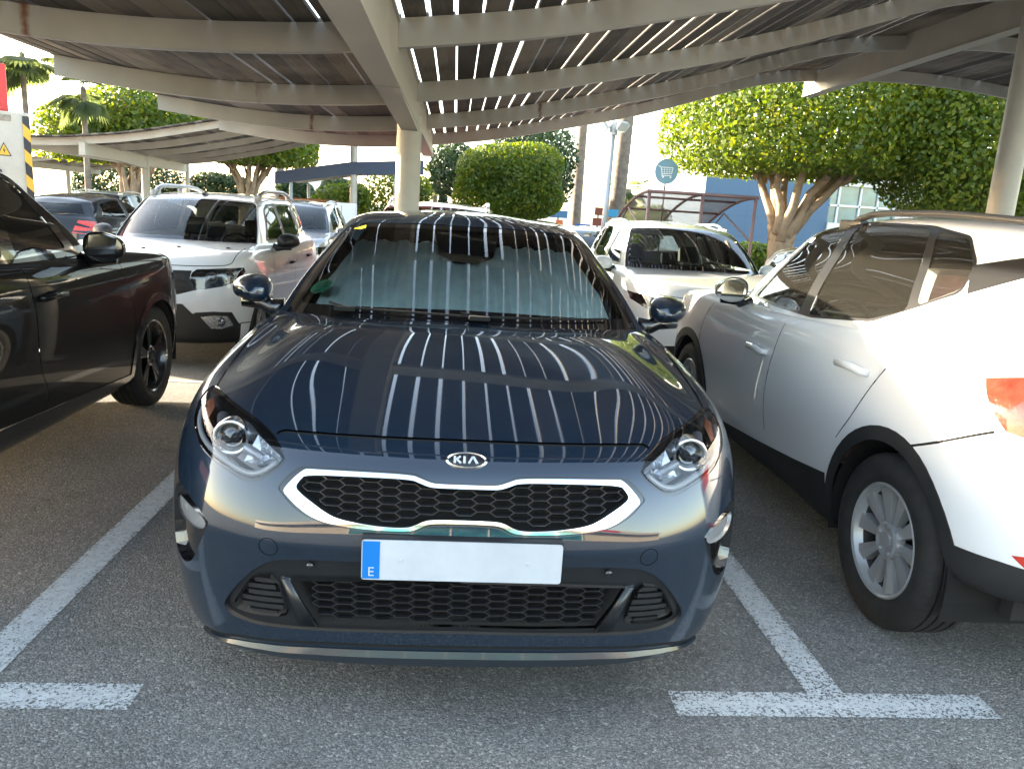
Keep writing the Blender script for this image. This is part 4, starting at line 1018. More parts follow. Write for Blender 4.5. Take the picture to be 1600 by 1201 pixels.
def white_suv():
    hl = [(.433,.854),(.45,.918),(.486,.948),(.70,.962),(.835,.968),(.852,.93),(.80,.84),(.70,.80),(.551,.772),(.474,.762)]
    gr = [(-.02,.93),(.448,.936),(.433,.854),(.474,.762),(.34,.722),(.2,.715),(-.02,.712)]
    bars = []
    for z in (.895, .845, .795, .75):
        for x0 in (.05, .19, .31): bars.append(((x0, z), (x0+.085, z)))
    sp = dict(name='roof_rack_suv', label='white SUV with chunky silver roof rails and bonnet facing us, behind the black SUV', p=DUST_P, loc=(-2.85, 5.25, -.17), rz=0, paint=PAINT_WHITE, col=(.6, .6, .6), trim=MATS['plastic_black'],
        axles=(.84, 3.51), arch_r=.385, arch_z=.345, clad=.04, step=(.125, .125),
        over=[('headlight', hl, 'front'), ('grille', gr, 'front'), ('foglight', [(.515,.522),(.62,.535),(.73,.528),(.768,.435),(.68,.405),(.593,.41)], 'front'), ('fogring', [(.47,.56),(.62,.57),(.76,.56),(.81,.43),(.70,.375),(.56,.38)], 'front'),
              ('lowblack', [(-.02,.64),(.373,.637),(.452,.551),(.74,.549),(.79,.45),(.95,.43),(1,.1),(-.02,.1)], 'front')],
        cladding=[([(1.0,.26),(1.3,.36),(3.0,.36),(3.3,.3),(3.3,0),(1.,0)], 'side')],
        seams=[([(-.01,.972),(.40,.975),(.62,.98),(.745,.99),(.765,1.04),(.755,1.12)], 'front', .007), ([(1.30,.36),(1.30,.7),(1.40,1.06)], 'side', .006), ([(2.42,.36),(2.42,1.06)], 'side', .006)],
        si=[(-.02,1.185),(.60,1.175),(.685,1.18),(.60,1.50),(.56,1.525),(-.02,1.545)],
        wins=[[(1.72,1.17),(2.38,1.16),(2.36,1.53),(2.15,1.52),(1.98,1.47)], [(2.50,1.16),(3.30,1.18),(3.22,1.53),(2.50,1.54)], [(3.48,1.22),(3.85,1.26),(3.75,1.48),(3.42,1.52)]],
        dlo=[(1.62,1.155),(2.4,1.145),(3.3,1.165),(3.36,1.2),(3.27,1.55),(2.4,1.555),(2.1,1.54),(1.95,1.49)],
        tyre=(.345, .215, .21), rim='seven', handles=[(2.25,.90,.2), (3.3,.92,.2)], handle_mat=MATS['plastic_black'], rails=(1.98, 3.85, .075, mat('rail_silver', (.30, .31, .32), .35, .5)), rail_mid=True, rail_r=.024,
        mirror=((.985, 1.62, 1.16), (.11, .10, .085), (.83, 1.58, 1.10), MATS['plastic_black'], MATS['plastic_black']), bulbs=[(.62, .88, .055, 'silver'), (.755, .89, .05, 'silver')], fog=(.67, .47), grille_bars=bars, bars_chrome=True, grille_mat=mat('grille_dark', (.012, .012, .013), .5))
    root, S, G = generic_car(sp)
    bm = B()
    q, n = lift(S, [(.30, .45), (.08, .38), (.52, .34)], 'top', -.002)
    for k, (x, y) in enumerate(((.18, .55), (-.10, .42), (.62, .62))):
        q, n = lift(S, [(abs(x), y)], 'top', -.003); b2 = B(); box(b2, x-.016, x+.016, q[0][1]-.012, q[0][1]+.012, q[0][2]-.004, q[0][2]+.008, .003); obj_bm('washer_nozzle', b2, MATS['plastic_black'], root)
    bm.free(); bm = B(); q, n = lift(G, [(.0001, 2.0)], 'top', -.0); box(bm, -.02, .02, q[0][1]-.06, q[0][1]+.05, q[0][2]-.01, q[0][2]+.03, .008); obj_bm('aerial_base', bm, MATS['plastic_black'], root)
    return root
def compact_suv():
    sp = dict(name='family_suv', label='white SUV facing us between the blue hatchback and the white crossover, one row behind', p=WHITE_P, loc=(2.62, 5.2, -.17), rz=0, paint=PAINT_WHITE, col=(.6, .6, .6), trim=mat('pillar_dark', (.010, .010, .0105), .3, coat=.3),
        axles=(.90, 3.57), arch_r=.375, arch_z=.345, clad=.045, step=(.125, .125),
        over=[('headlight', [(.50,.84),(.62,.885),(.80,.925),(.91,.93),(.90,.86),(.80,.80),(.62,.80)], 'front'), ('grille', [(-.02,.88),(.46,.86),(.54,.83),(.46,.68),(.36,.62),(-.02,.60)], 'front'), ('lowblack', [(-.02,.50),(.5,.48),(.95,.42),(1,.1),(-.02,.1)], 'front')],
        cladding=[([(1.0,.26),(1.3,.33),(3.0,.33),(3.3,.3),(3.3,0),(1.,0)], 'side')],
        seams=[([(-.01,.925),(.40,.93),(.62,.935),(.80,.955),(.845,.99),(.86,1.05)], 'front', .007), ([(1.36,.36),(1.36,.7),(1.46,1.04)], 'side', .006)],
        si=[(-.02,1.17),(.60,1.155),(.72,1.16),(.62,1.49),(.575,1.515),(-.02,1.545)],
        wins=[[(1.80,1.15),(2.45,1.15),(2.45,1.52),(2.25,1.51),(2.08,1.45)], [(2.58,1.15),(3.3,1.17),(3.3,1.53),(2.58,1.53)], [(3.4,1.19),(3.8,1.24),(3.6,1.46),(3.4,1.51)]],
        dlo=[(1.70,1.14),(2.4,1.135),(3.3,1.155),(3.85,1.23),(3.63,1.48),(3.3,1.545),(2.4,1.545),(2.2,1.53),(2.02,1.45)],
        tyre=(.345, .225, .23), rim='seven', rails=(2.3, 3.9, .03, MATS['silver']), mirror=((.985, 1.75, 1.13), (.11, .10, .08), (.84, 1.70, 1.08), PAINT_WHITE, MATS['gloss_black']), bulbs=[(.75, .865, .045, 'chrome')],
        grille_bars=[((x, z), (x+.09, z)) for z in (.82, .77, .72, .67) for x in (0, .1, .2, .3)])
    return generic_car(sp)[0]
crossover(); black_suv(); white_suv(); compact_suv()

# ---------------------------------------------------------------- ground and markings
def ground_z(x, y):
    f = min(max((y-3.3)/2.7, 0), 1); return -.17*f*f*(3-2*f)
def asphalt():
    m, nt, b = nodes_of('asphalt'); L = nt.links
    tc = nt.nodes.new('ShaderNodeTexCoord')
    def noise(s, d=4, r=.6):
        n = nt.nodes.new('ShaderNodeTexNoise'); n.inputs['Scale'].default_value = s; n.inputs['Detail'].default_value = d; n.inputs['Roughness'].default_value = r; L.new(tc.outputs['Object'], n.inputs['Vector']); return n.outputs['Fac']
    def ramp(i, stops):
        c = nt.nodes.new('ShaderNodeValToRGB'); e = c.color_ramp.elements
        e[0].position, e[0].color = stops[0][0], (*stops[0][1], 1); e[1].position, e[1].color = stops[-1][0], (*stops[-1][1], 1)
        for p, q in stops[1:-1]: k = e.new(p); k.color = (*q, 1)
        L.new(i, c.inputs[0]); return c.outputs[0]
    def mix(a, b_, f, mode='MIX'):
        x = nt.nodes.new('ShaderNodeMix'); x.data_type = 'RGBA'; x.blend_type = mode
        if isinstance(f, float): x.inputs[0].default_value = f
        else: L.new(f, x.inputs[0])
        L.new(a, x.inputs[6]); L.new(b_, x.inputs[7]); return x.outputs[2]
    v = nt.nodes.new('ShaderNodeTexVoronoi'); v.inputs['Scale'].default_value = 135; L.new(tc.outputs['Object'], v.inputs['Vector'])
    sp = nt.nodes.new('ShaderNodeSeparateColor'); L.new(v.outputs['Color'], sp.inputs[0])
    stone = ramp(sp.outputs[0], [(0, (.095, .093, .088)), (.5, (.185, .181, .172)), (.82, (.26, .252, .236)), (1, (.43, .415, .385))])
    v2 = nt.nodes.new('ShaderNodeTexVoronoi'); v2.inputs['Scale'].default_value = 260; L.new(tc.outputs['Object'], v2.inputs['Vector'])
    sp2 = nt.nodes.new('ShaderNodeSeparateColor'); L.new(v2.outputs['Color'], sp2.inputs[0])
    grit = ramp(sp2.outputs[1], [(0, (.075, .074, .071)), (.7, (.18, .175, .165)), (1, (.38, .366, .34))])
    base = mix(stone, grit, ramp(noise(60, 3), [(.40, (0, 0, 0)), (.60, (1, 1, 1))]))
    base = mix(base, ramp(noise(.9, 6), [(.3, (.62, .62, .62)), (.5, (.95, .95, .95)), (.7, (1.15, 1.12, 1.06))]), 1.0, 'MULTIPLY')
    base = mix(base, ramp(noise(3.3, 7, .7), [(.30, (.55, .54, .53)), (.42, (1, 1, 1)), (.8, (1, 1, 1))]), 1.0, 'MULTIPLY')
    L.new(base, b.inputs['Base Color']); b.inputs['Roughness'].default_value = .82
    bp = nt.nodes.new('ShaderNodeBump'); bp.inputs['Strength'].default_value = .55; bp.inputs['Distance'].default_value = .006; L.new(v.outputs['Distance'], bp.inputs['Height'])
    bp.invert = True
    L.new(bp.outputs[0], b.inputs['Normal'])
    return m
def marking_paint():
    m = bpy.data.materials.new('worn_road_paint'); m.use_nodes = True; nt = m.node_tree; L = nt.links; b = nt.nodes['Principled BSDF']; out = nt.nodes['Material Output']
    tc = nt.nodes.new('ShaderNodeTexCoord')
    def noise(s, d, r=.6):
        n = nt.nodes.new('ShaderNodeTexNoise'); n.inputs['Scale'].default_value = s; n.inputs['Detail'].default_value = d; n.inputs['Roughness'].default_value = r; L.new(tc.outputs['Object'], n.inputs['Vector']); return n.outputs['Fac']
    def ramp(i, a, b_, ca, cb):
        c = nt.nodes.new('ShaderNodeValToRGB'); c.color_ramp.elements[0].position = a; c.color_ramp.elements[1].position = b_; c.color_ramp.elements[0].color = (*ca, 1); c.color_ramp.elements[1].color = (*cb, 1); L.new(i, c.inputs[0]); return c.outputs[0]
    L.new(ramp(noise(25, 6), .3, .75, (.46, .47, .47), (.64, .645, .63)), b.inputs['Base Color']); b.inputs['Roughness'].default_value = .7
    at = nt.nodes.new('ShaderNodeAttribute'); at.attribute_name = 'wear'
    ad = nt.nodes.new('ShaderNodeMath'); ad.operation = 'MULTIPLY_ADD'; ad.inputs[1].default_value = .30; L.new(at.outputs['Fac'], ad.inputs[0]); L.new(noise(105, 5, .74), ad.inputs[2])
    mx = nt.nodes.new('ShaderNodeMixShader'); tr = nt.nodes.new('ShaderNodeBsdfTransparent')
    L.new(ramp(ad.outputs[0], .60, .66, (0, 0, 0), (1, 1, 1)), mx.inputs[0]); L.new(b.outputs[0], mx.inputs[1]); L.new(tr.outputs[0], mx.inputs[2]); L.new(mx.outputs[0], out.inputs['Surface'])
    return m
def sheet(name, xs, ys, m, dz=0., wear=0., label=None):
    P = [(x, y, ground_z(x, y)+dz) for y in ys for x in xs]; n = len(xs)
    Fc = [(j*n+i, j*n+i+1, (j+1)*n+i+1, (j+1)*n+i) for j in range(len(ys)-1) for i in range(n-1)]
    o = obj_np(name, P, Fc, m); tag(o, label, None, None, 'structure')
    if dz:
        a = o.data.attributes.new('wear', 'FLOAT', 'POINT'); wx, wy = (max(xs)+min(xs))/2, (max(ys)+min(ys))/2; hx, hy = (max(xs)-min(xs))/2, (max(ys)-min(ys))/2
        a.data.foreach_set('value', [wear+.24*max(abs(p[0]-wx)/hx, abs(p[1]-wy)/hy)**10 for p in P])
    return o
ys = [-900, -60, -8, 0, 2]+[3.3+.15*k for k in range(19)]+[8, 12, 20, 60, 900]
sheet('ground', [-900, -60, -8, -4, 0, 4, 8, 60, 900], ys, asphalt(), label='grey speckled asphalt of the car park')
MP_ = marking_paint()
def mark(x0, x1, y0, y1, wear=0., z=.004):
    kx = max(2, int((x1-x0)/.03)); ky = max(2, int((y1-y0)/.05))
    sheet('road_marking', [lerp(x0, x1, i/kx) for i in range(kx+1)], [lerp(y0, y1, i/ky) for i in range(ky+1)], MP_, z, wear, 'worn white parking bay line')
for k, x in enumerate((-4.06, -1.43, 1.20, 3.83, 6.46)):
    mark(x-.062, x+.062, .205 if x != 1.20 else .17, 4.45, .09 if x < 0 else .14)
    w0, w1 = (-.52, .52) if x > 0 else (-.55, .50)
    mark(x+w0, x+w1, .08, .205, .15, z=.0035)
    mark(x-.062, x+.062, 5.4, 9.5, .1)
mark(-4.6, -1.35, 4.46, 4.56, .1); mark(-.9, 3.0, 4.46, 4.56, .1)

# ---------------------------------------------------------------- carport canopies
STEEL = mat('canopy_steel', (.40, .375, .32), .5, noise=.12, nscale=3, rvar=.1, bump=.05, bscale=60)
STEEL2 = mat('canopy_post_paint', (.46, .44, .39), .45, noise=.10, nscale=4, rvar=.08)
def rust_steel():
    m, nt, b = nodes_of('rafter_steel'); L = nt.links; tc = nt.nodes.new('ShaderNodeTexCoord'); b.inputs['Roughness'].default_value = .5
    at = nt.nodes.new('ShaderNodeAttribute'); at.attribute_name = 'rust'
    n = nt.nodes.new('ShaderNodeTexNoise'); n.inputs['Scale'].default_value = 14; n.inputs['Detail'].default_value = 7; L.new(tc.outputs['Object'], n.inputs['Vector'])
    n2 = nt.nodes.new('ShaderNodeTexNoise'); n2.inputs['Scale'].default_value = 2.2; n2.inputs['Detail'].default_value = 6; L.new(tc.outputs['Object'], n2.inputs['Vector'])
    c = nt.nodes.new('ShaderNodeValToRGB'); c.color_ramp.elements[0].position = .3; c.color_ramp.elements[1].position = .7; c.color_ramp.elements[0].color = (.36, .34, .30, 1); c.color_ramp.elements[1].color = (.46, .44, .39, 1); L.new(n2.outputs['Fac'], c.inputs[0])
    mu = nt.nodes.new('ShaderNodeMath'); mu.operation = 'MULTIPLY'; L.new(at.outputs['Fac'], mu.inputs[0]); L.new(n.outputs['Fac'], mu.inputs[1])
    r = nt.nodes.new('ShaderNodeMapRange'); r.inputs['From Min'].default_value = .22; r.inputs['From Max'].default_value = .5; L.new(mu.outputs[0], r.inputs['Value'])
    x = nt.nodes.new('ShaderNodeMix'); x.data_type = 'RGBA'; L.new(r.outputs[0], x.inputs[0]); L.new(c.outputs[0], x.inputs[6]); x.inputs[7].default_value = (.16, .055, .02, 1); L.new(x.outputs[2], b.inputs['Base Color'])
    return m
RAFTER_M = rust_steel()
def wood():
    m, nt, b = nodes_of('weathered_slats'); L = nt.links; tc = nt.nodes.new('ShaderNodeTexCoord'); b.inputs['Roughness'].default_value = .8
    at = nt.nodes.new('ShaderNodeAttribute'); at.attribute_name = 'plank'
    mp = nt.nodes.new('ShaderNodeMapping'); mp.inputs['Scale'].default_value = (26, 1.6, 26); L.new(tc.outputs['Object'], mp.inputs[0])
    n = nt.nodes.new('ShaderNodeTexNoise'); n.inputs['Scale'].default_value = 1.6; n.inputs['Detail'].default_value = 8; n.inputs['Roughness'].default_value = .7; L.new(mp.outputs[0], n.inputs['Vector'])
    n2 = nt.nodes.new('ShaderNodeTexNoise'); n2.inputs['Scale'].default_value = 1.3; n2.inputs['Detail'].default_value = 5; L.new(tc.outputs['Object'], n2.inputs['Vector'])
    a = nt.nodes.new('ShaderNodeMath'); a.operation = 'MULTIPLY_ADD'; a.inputs[1].default_value = .6; L.new(at.outputs['Fac'], a.inputs[0])
    a2 = nt.nodes.new('ShaderNodeMath'); a2.operation = 'MULTIPLY_ADD'; a2.inputs[1].default_value = .55; L.new(n.outputs['Fac'], a2.inputs[0]); L.new(n2.outputs['Fac'], a2.inputs[2]); L.new(a2.outputs[0], a.inputs[2])
    s = nt.nodes.new('ShaderNodeMath'); s.operation = 'MULTIPLY'; s.inputs[1].default_value = .62; L.new(a.outputs[0], s.inputs[0])
    c = nt.nodes.new('ShaderNodeValToRGB'); e = c.color_ramp.elements; e[0].position = .36; e[0].color = (.013, .0115, .010, 1); e[1].position = .80; e[1].color = (.20, .172, .142, 1); k = e.new(.60); k.color = (.052, .043, .036, 1); L.new(s.outputs[0], c.inputs[0]); L.new(c.outputs[0], b.inputs['Base Color'])
    bp = nt.nodes.new('ShaderNodeBump'); bp.inputs['Strength'].default_value = .3; bp.inputs['Distance'].default_value = .004; L.new(n.outputs['Fac'], bp.inputs['Height']); L.new(bp.outputs[0], b.inputs['Normal'])
    return m
WOOD_M = wood()
def canopy(name, label, loc, rz, xs0, xs1, prof, Y, gap, posts, girders, zoff=0., seed=1, joints=(), fine=True):
    """wavy canopy: steel rafters on girders and posts, timber slats on top"""
    rg = random.Random(seed); root = thing(name, label, 'carport', loc, rz)
    A = np.array(prof)
    # natural smoothing of the rafter curve
    from_x = A[:, 0]; zz = A[:, 1]; d2 = np.zeros(len(A)); n = len(A)
    M = np.zeros((n, n)); r = np.zeros(n); M[0, 0] = M[-1, -1] = 1
    for i in range(1, n-1):
        h0, h1 = from_x[i]-from_x[i-1], from_x[i+1]-from_x[i]; M[i, i-1], M[i, i], M[i, i+1] = h0, 2*(h0+h1), h1; r[i] = 6*((zz[i+1]-zz[i])/h1-(zz[i]-zz[i-1])/h0)
    d2 = np.linalg.solve(M, r)
    def zf(x):
        i = int(np.clip(np.searchsorted(from_x, x)-1, 0, n-2)); h = from_x[i+1]-from_x[i]; a = (from_x[i+1]-x)/h; b = 1-a
        return a*zz[i]+b*zz[i+1]+((a**3-a)*d2[i]+(b**3-b)*d2[i+1])*h*h/6+zoff
    D = .15
    for y in Y:
        P, Fc, ru = [], [], []; k = int((xs1-xs0)/.05); prev = None
        jt = [xj+rg.uniform(-.1, .1) for xj in joints if rg.random() < .45]
        for i in range(k+1):
            x = lerp(xs0, xs1, i/k); z = zf(x); rr = max([math.exp(-((x-j)/.03)**2) for j in jt]+[0])
            q = len(P); P += [(x, y-.032, z), (x, y+.032, z), (x, y+.032, z+D), (x, y-.032, z+D)]; ru += [rr]*4
            if prev is not None:
                for t in range(4): Fc.append((prev+t, prev+(t+1) % 4, q+(t+1) % 4, q+t))
            else: Fc.append((q, q+1, q+2, q+3))
            prev = q
        Fc.append((prev+3, prev+2, prev+1, prev))
        o = obj_np('rafter', P, Fc, RAFTER_M, root, smooth=False); at = o.data.attributes.new('rust', 'FLOAT', 'POINT'); at.data.foreach_set('value', ru)
    # slats, one deck per bay
    yy = [Y[0]-.30]+[y for y in Y[1:-1]]+[Y[-1]+.12]
    for bi in range(len(yy)-1):
        P, Fc, at = [], [], []; x = xs0-.04
        while x < xs1:
            sl = (zf(x+.01)-zf(x))/.01; c = 1/sqrt(1+sl*sl); g = gap(x, rg); w = .146-g
            pw = w*c; x0, x1 = x, x+pw; z0, z1 = zf(x0)+D+.002, zf(x1)+D+.002; nz = (-sl*c, c); th = .026; tw = rg.uniform(-.003, .003); v = rg.random()
            ya, yb = yy[bi]+rg.uniform(.0, .012), yy[bi+1]-rg.uniform(.0, .012)
            q = len(P)
            for yv, t2 in ((ya, tw), (yb, -tw)):
                P += [(x0, yv, z0+t2), (x1, yv, z1-t2), (x1+nz[0]*th, yv, z1-t2+nz[1]*th), (x0+nz[0]*th, yv, z0+t2+nz[1]*th)]
            fs = [(q, q+1, q+2, q+3), (q+7, q+6, q+5, q+4)]+[(q+t, q+4+t, q+4+(t+1) % 4, q+(t+1) % 4) for t in range(4)]
            Fc += fs; at += [v]*8
            x += .146*c
        o = obj_np('slat_deck', P, Fc, WOOD_M, root, smooth=False); a = o.data.attributes.new('plank', 'FLOAT', 'POINT'); a.data.foreach_set('value', at)
    for (px, py, pr, zt) in posts:
        bm = B(); gz = ground_z(px+loc[0], py+loc[1]) if rz == 0 else -.17
        lathe(bm, [(gz-.02, pr+.10), (gz+.012, pr+.10), (gz+.012, pr+.002)], 32, 'z', (px, py, 0)); lathe(bm, [(gz, pr), (zt, pr)], 40, 'z', (px, py, 0)); obj_bm('post', bm, STEEL2, root, angle=40)
    for gd in girders:
        x0, x1, sec = gd['x0'], gd['x1'], gd['sec']       # sec: (y, z bottom, z top)
        bm = B(); w0, w1 = x0, x1; prev = None
        # bottom flange, two webs, top flange as one box with slightly proud flanges
        for i in range(len(sec)-1):
            (ya, a0, a1), (yb, b0, b1) = sec[i], sec[i+1]
            def hexa(xa, xb, za0, za1, zb0, zb1):
                v = [bm.verts.new(p) for p in ((xa, ya, za0), (xb, ya, za0), (xb, yb, zb0), (xa, yb, zb0), (xa, ya, za1), (xb, ya, za1), (xb, yb, zb1), (xa, yb, zb1))]
                for f in ((3,2,1,0), (4,5,6,7), (0,1,5,4), (1,2,6,5), (2,3,7,6), (3,0,4,7)): bm.faces.new([v[k] for k in f])
            hexa(w0, w1, a0, a0+.012, b0, b0+.012); hexa(w0, w1, a1-.012, a1, b1-.012, b1); hexa(w0+.012, w1-.012, a0+.013, a1-.013, b0+.013, b1-.013)
        g = obj_bm('girder', bm, STEEL, root)
        if gd.get('haunch'):
            y0, y1, za, zb, zt = gd['haunch']; bm = B(); xa, xb = x0+.004, x1-.004
            prism(bm, [(y0, za), (y1, zb), (y1, zt), (y0, za+.03)], lambda y, z: (xa, y, z), lambda y, z: (xb, y, z)); obj_bm('haunch', bm, STEEL, root)
    return root
MAIN_PROF = [(-3.25,2.29),(-2.6,2.225),(-1.8,2.19),(-1.2,2.21),(-.7,2.25),(-.4,2.29),(.24,2.38),(.9,2.51),(1.6,2.67),(2.2,2.815),(2.9,3.02),(3.5,3.22),(4.2,3.41),(5.0,3.50),(5.5,3.54),(6.5,3.55),(7.6,3.47),(8.8,3.28),(10.2,3.0)]
def gap_main(x, rg):
    if x < -.55: return rg.choice([.003, .005, .006, .008, .014, .018, .026])
    if x < 2.3: return rg.choice([.024, .030, .027, .033, .020, .027, .014])
    return rg.choice([.012, .02, .016, .03, .006, .02])
canopy('carport', 'wavy timber slat canopy on beige steel rafters above the blue hatchback', (0, 0, 0), 0, -3.25, 10.2, MAIN_PROF, [.44, 2.64, 4.84, 7.04, 9.24], gap_main,
    [(-.48, 5.02, .105, 2.2), (4.90, 5.02, .115, 3.4)],
    [dict(x0=-.545, x1=-.40, sec=[(.30, 2.10, 2.43), (2.75, 2.10, 2.43), (6.2, 2.13, 2.44), (9.55, 2.15, 2.38)], haunch=(2.72, 4.98, 2.095, 2.07, 2.22)),
     dict(x0=4.83, x1=4.98, sec=[(.30, 3.33, 3.66), (6.2, 3.33, 3.66), (9.6, 3.33, 3.60)])], joints=(-2.3, -1.7, -.9, .9, 3.0), seed=3)

# ---------------------------------------------------------------- trees and other planting
def leaf_mat(name, dark, mid, light, trans=.35):
    if name in MATS: return MATS[name]
    m = bpy.data.materials.new(name); m.use_nodes = True; nt = m.node_tree; nt.nodes.clear(); L = nt.links
    out = nt.nodes.new('ShaderNodeOutputMaterial'); at = nt.nodes.new('ShaderNodeAttribute'); at.attribute_name = 'leaf'
    c = nt.nodes.new('ShaderNodeValToRGB'); e = c.color_ramp.elements; e[0].color = (*dark, 1); e[1].color = (*light, 1); k = e.new(.55); k.color = (*mid, 1); L.new(at.outputs['Fac'], c.inputs[0])
    d = nt.nodes.new('ShaderNodeBsdfPrincipled'); d.inputs['Roughness'].default_value = .45; L.new(c.outputs[0], d.inputs['Base Color'])
    t = nt.nodes.new('ShaderNodeBsdfTranslucent'); hs = nt.nodes.new('ShaderNodeHueSaturation'); hs.inputs['Hue'].default_value = .48; hs.inputs['Saturation'].default_value = 1.1; hs.inputs['Value'].default_value = 1.8; L.new(c.outputs[0], hs.inputs['Color']); L.new(hs.outputs[0], t.inputs[0])
    mx = nt.nodes.new('ShaderNodeMixShader'); mx.inputs[0].default_value = trans; L.new(d.outputs[0], mx.inputs[1]); L.new(t.outputs[0], mx.inputs[2]); L.new(mx.outputs[0], out.inputs[0])
    MATS[name] = m; return m
FICUS = leaf_mat('ficus_leaves', (.030, .070, .010), (.10, .155, .017), (.25, .25, .024), .48)
DARKLEAF = leaf_mat('hedge_leaves', (.018, .038, .014), (.038, .075, .022), (.080, .115, .035), .2)
PALMLEAF = leaf_mat('palm_leaves', (.07, .10, .035), (.12, .15, .055), (.19, .19, .09), .65)
BARK = mat('ficus_bark', (.30, .22, .15), .85, noise=.35, nscale=5, bump=.5, bscale=18)
PALMBARK = mat('palm_bark', (.17, .135, .105), .9, noise=.35, nscale=7, bump=.6, bscale=14)
def foliage(name, blobs, n, size, m, parent, seed, shell=.5, flat_bottom=None):
    """many small leaves spread through lumpy volumes; blobs = (centre, radii, share)"""
    r = np.random.RandomState(seed); tot = sum(b[2] for b in blobs); V = []; at = []
    for c, rad, w in blobs:
        k = int(n*w/tot); d = r.normal(size=(k, 3)); d /= np.linalg.norm(d, axis=1)[:, None]
        ld = r.normal(size=(26, 3)); ld /= np.linalg.norm(ld, axis=1)[:, None]; la = r.uniform(-.24, .16, 26)
        lump = 1+(np.exp(-(1-d@ld.T)*11)*la).sum(1)
        q = 1-shell*r.rand(k)**1.7; boxy = (np.abs(d)**3.2).sum(1)**(-1/3.2)
        p = d*(boxy*lump*q)[:, None]*np.array(rad)
        if flat_bottom is not None: p[:, 2] = np.where(p[:, 2] < -flat_bottom*rad[2], -flat_bottom*rad[2]+r.uniform(-.06, .14, k)*rad[2], p[:, 2])
        # leaf clusters
        p += np.array(c)
        nrm = d+r.normal(size=(k, 3))*.7; nrm /= np.linalg.norm(nrm, axis=1)[:, None]
        a = np.cross(nrm, r.normal(size=(k, 3))); a /= np.linalg.norm(a, axis=1)[:, None]; b = np.cross(nrm, a)
        s = size*r.uniform(.6, 1.3, k)[:, None]
        V.append(np.stack([p-a*s*.5, p+b*s*.3+nrm*s*.05, p+a*s*.5, p-b*s*.3+nrm*s*.05], 1).reshape(-1, 3))
        f = np.clip(r.normal(.5, .2, k)+.25*(lump-1)*3, 0, 1); at.append(np.repeat(f, 4))
    V = np.concatenate(V); at = np.concatenate(at); k = len(V)//4
    me = bpy.data.meshes.new(name); me.vertices.add(len(V)); me.vertices.foreach_set('co', V.ravel()); me.loops.add(4*k); me.loops.foreach_set('vertex_index', np.arange(4*k)); me.polygons.add(k); me.polygons.foreach_set('loop_start', np.arange(k)*4); me.polygons.foreach_set('loop_total', np.full(k, 4)); me.update()
    a = me.attributes.new('leaf', 'FLOAT', 'POINT'); a.data.foreach_set('value', at)
    return link(name, me, m, parent)
def limb(bm, a, b, r0, r1, rg, n=8, wob=.06, seg=6, bend=(0, 0, 0)):
    a, b = Vector(a), Vector(b); pts = []; L = (b-a).length
    for i in range(seg+1):
        f = i/seg; p = a.lerp(b, f)+Vector(bend)*4*f*(1-f)
        if 0 < i < seg: p += Vector((rg.uniform(-1, 1), rg.uniform(-1, 1), rg.uniform(-.3, .3)))*wob*L*.5
        pts.append(p)
    tube(bm, pts, [lerp(r0, r1, (i/seg)**.8) for i in range(seg+1)], n)
def ficus(label, loc, crown, n, size, seed, fork=1.3, spread=1.0, trunk_r=.24, blobs=None, group=None, fb=.75, stems=9):
    rg = random.Random(seed); root = thing('ficus_tree', label, 'tree', loc, 0, group)
    (cx, cy, cz), (rx, ry, rz) = crown
    bm = B(); limb(bm, (0, 0, -.1), (.05, 0, fork), trunk_r*1.25, trunk_r, rg, 12, .03)
    for k in range(stems):
        t = 2*pi*k/stems+rg.uniform(-.3, .3); e = (cx+cos(t)*rx*.42*spread, cy+sin(t)*ry*.42*spread, cz-rz*.45+rg.uniform(-.1, .3))
        st = (cos(t)*trunk_r*.55, sin(t)*trunk_r*.55, fork-.12+rg.uniform(-.25, .1)); limb(bm, st, e, trunk_r*rg.uniform(.42, .62), .05, rg, 8, .06, bend=(-cos(t)*.18, -sin(t)*.18, -.05))
        for j in range(2):
            e2 = (e[0]+rg.uniform(-.7, .7), e[1]+rg.uniform(-.7, .7), e[2]+rg.uniform(.2, .8)); m_ = Vector(st).lerp(Vector(e), .62); limb(bm, m_, e2, .06, .02, rg, 6, .1)
    obj_bm('trunk', bm, BARK, root, smooth=True)
    foliage('crown', blobs or [((cx, cy, cz), (rx, ry, rz), 1)], n, size, FICUS, root, seed, .5, fb)
    return root
def bush(name, label, loc, blobs, n, size, m, seed, cat='shrub', group=None, stem=.05):
    root = thing(name, label, cat, loc, 0, group); rg = random.Random(seed); bm = B(); c = blobs[0]
    for k in range(4): limb(bm, (rg.uniform(-.1, .1), rg.uniform(-.1, .1), -.1), (c[0][0]+rg.uniform(-.3, .3)*c[1][0], c[0][1]+rg.uniform(-.3, .3)*c[1][1], c[0][2]), stem*1.4, stem*.5, rg, 6)
    obj_bm('trunk', bm, BARK, root, smooth=True); foliage('crown', blobs, n, size, m, root, seed); return root
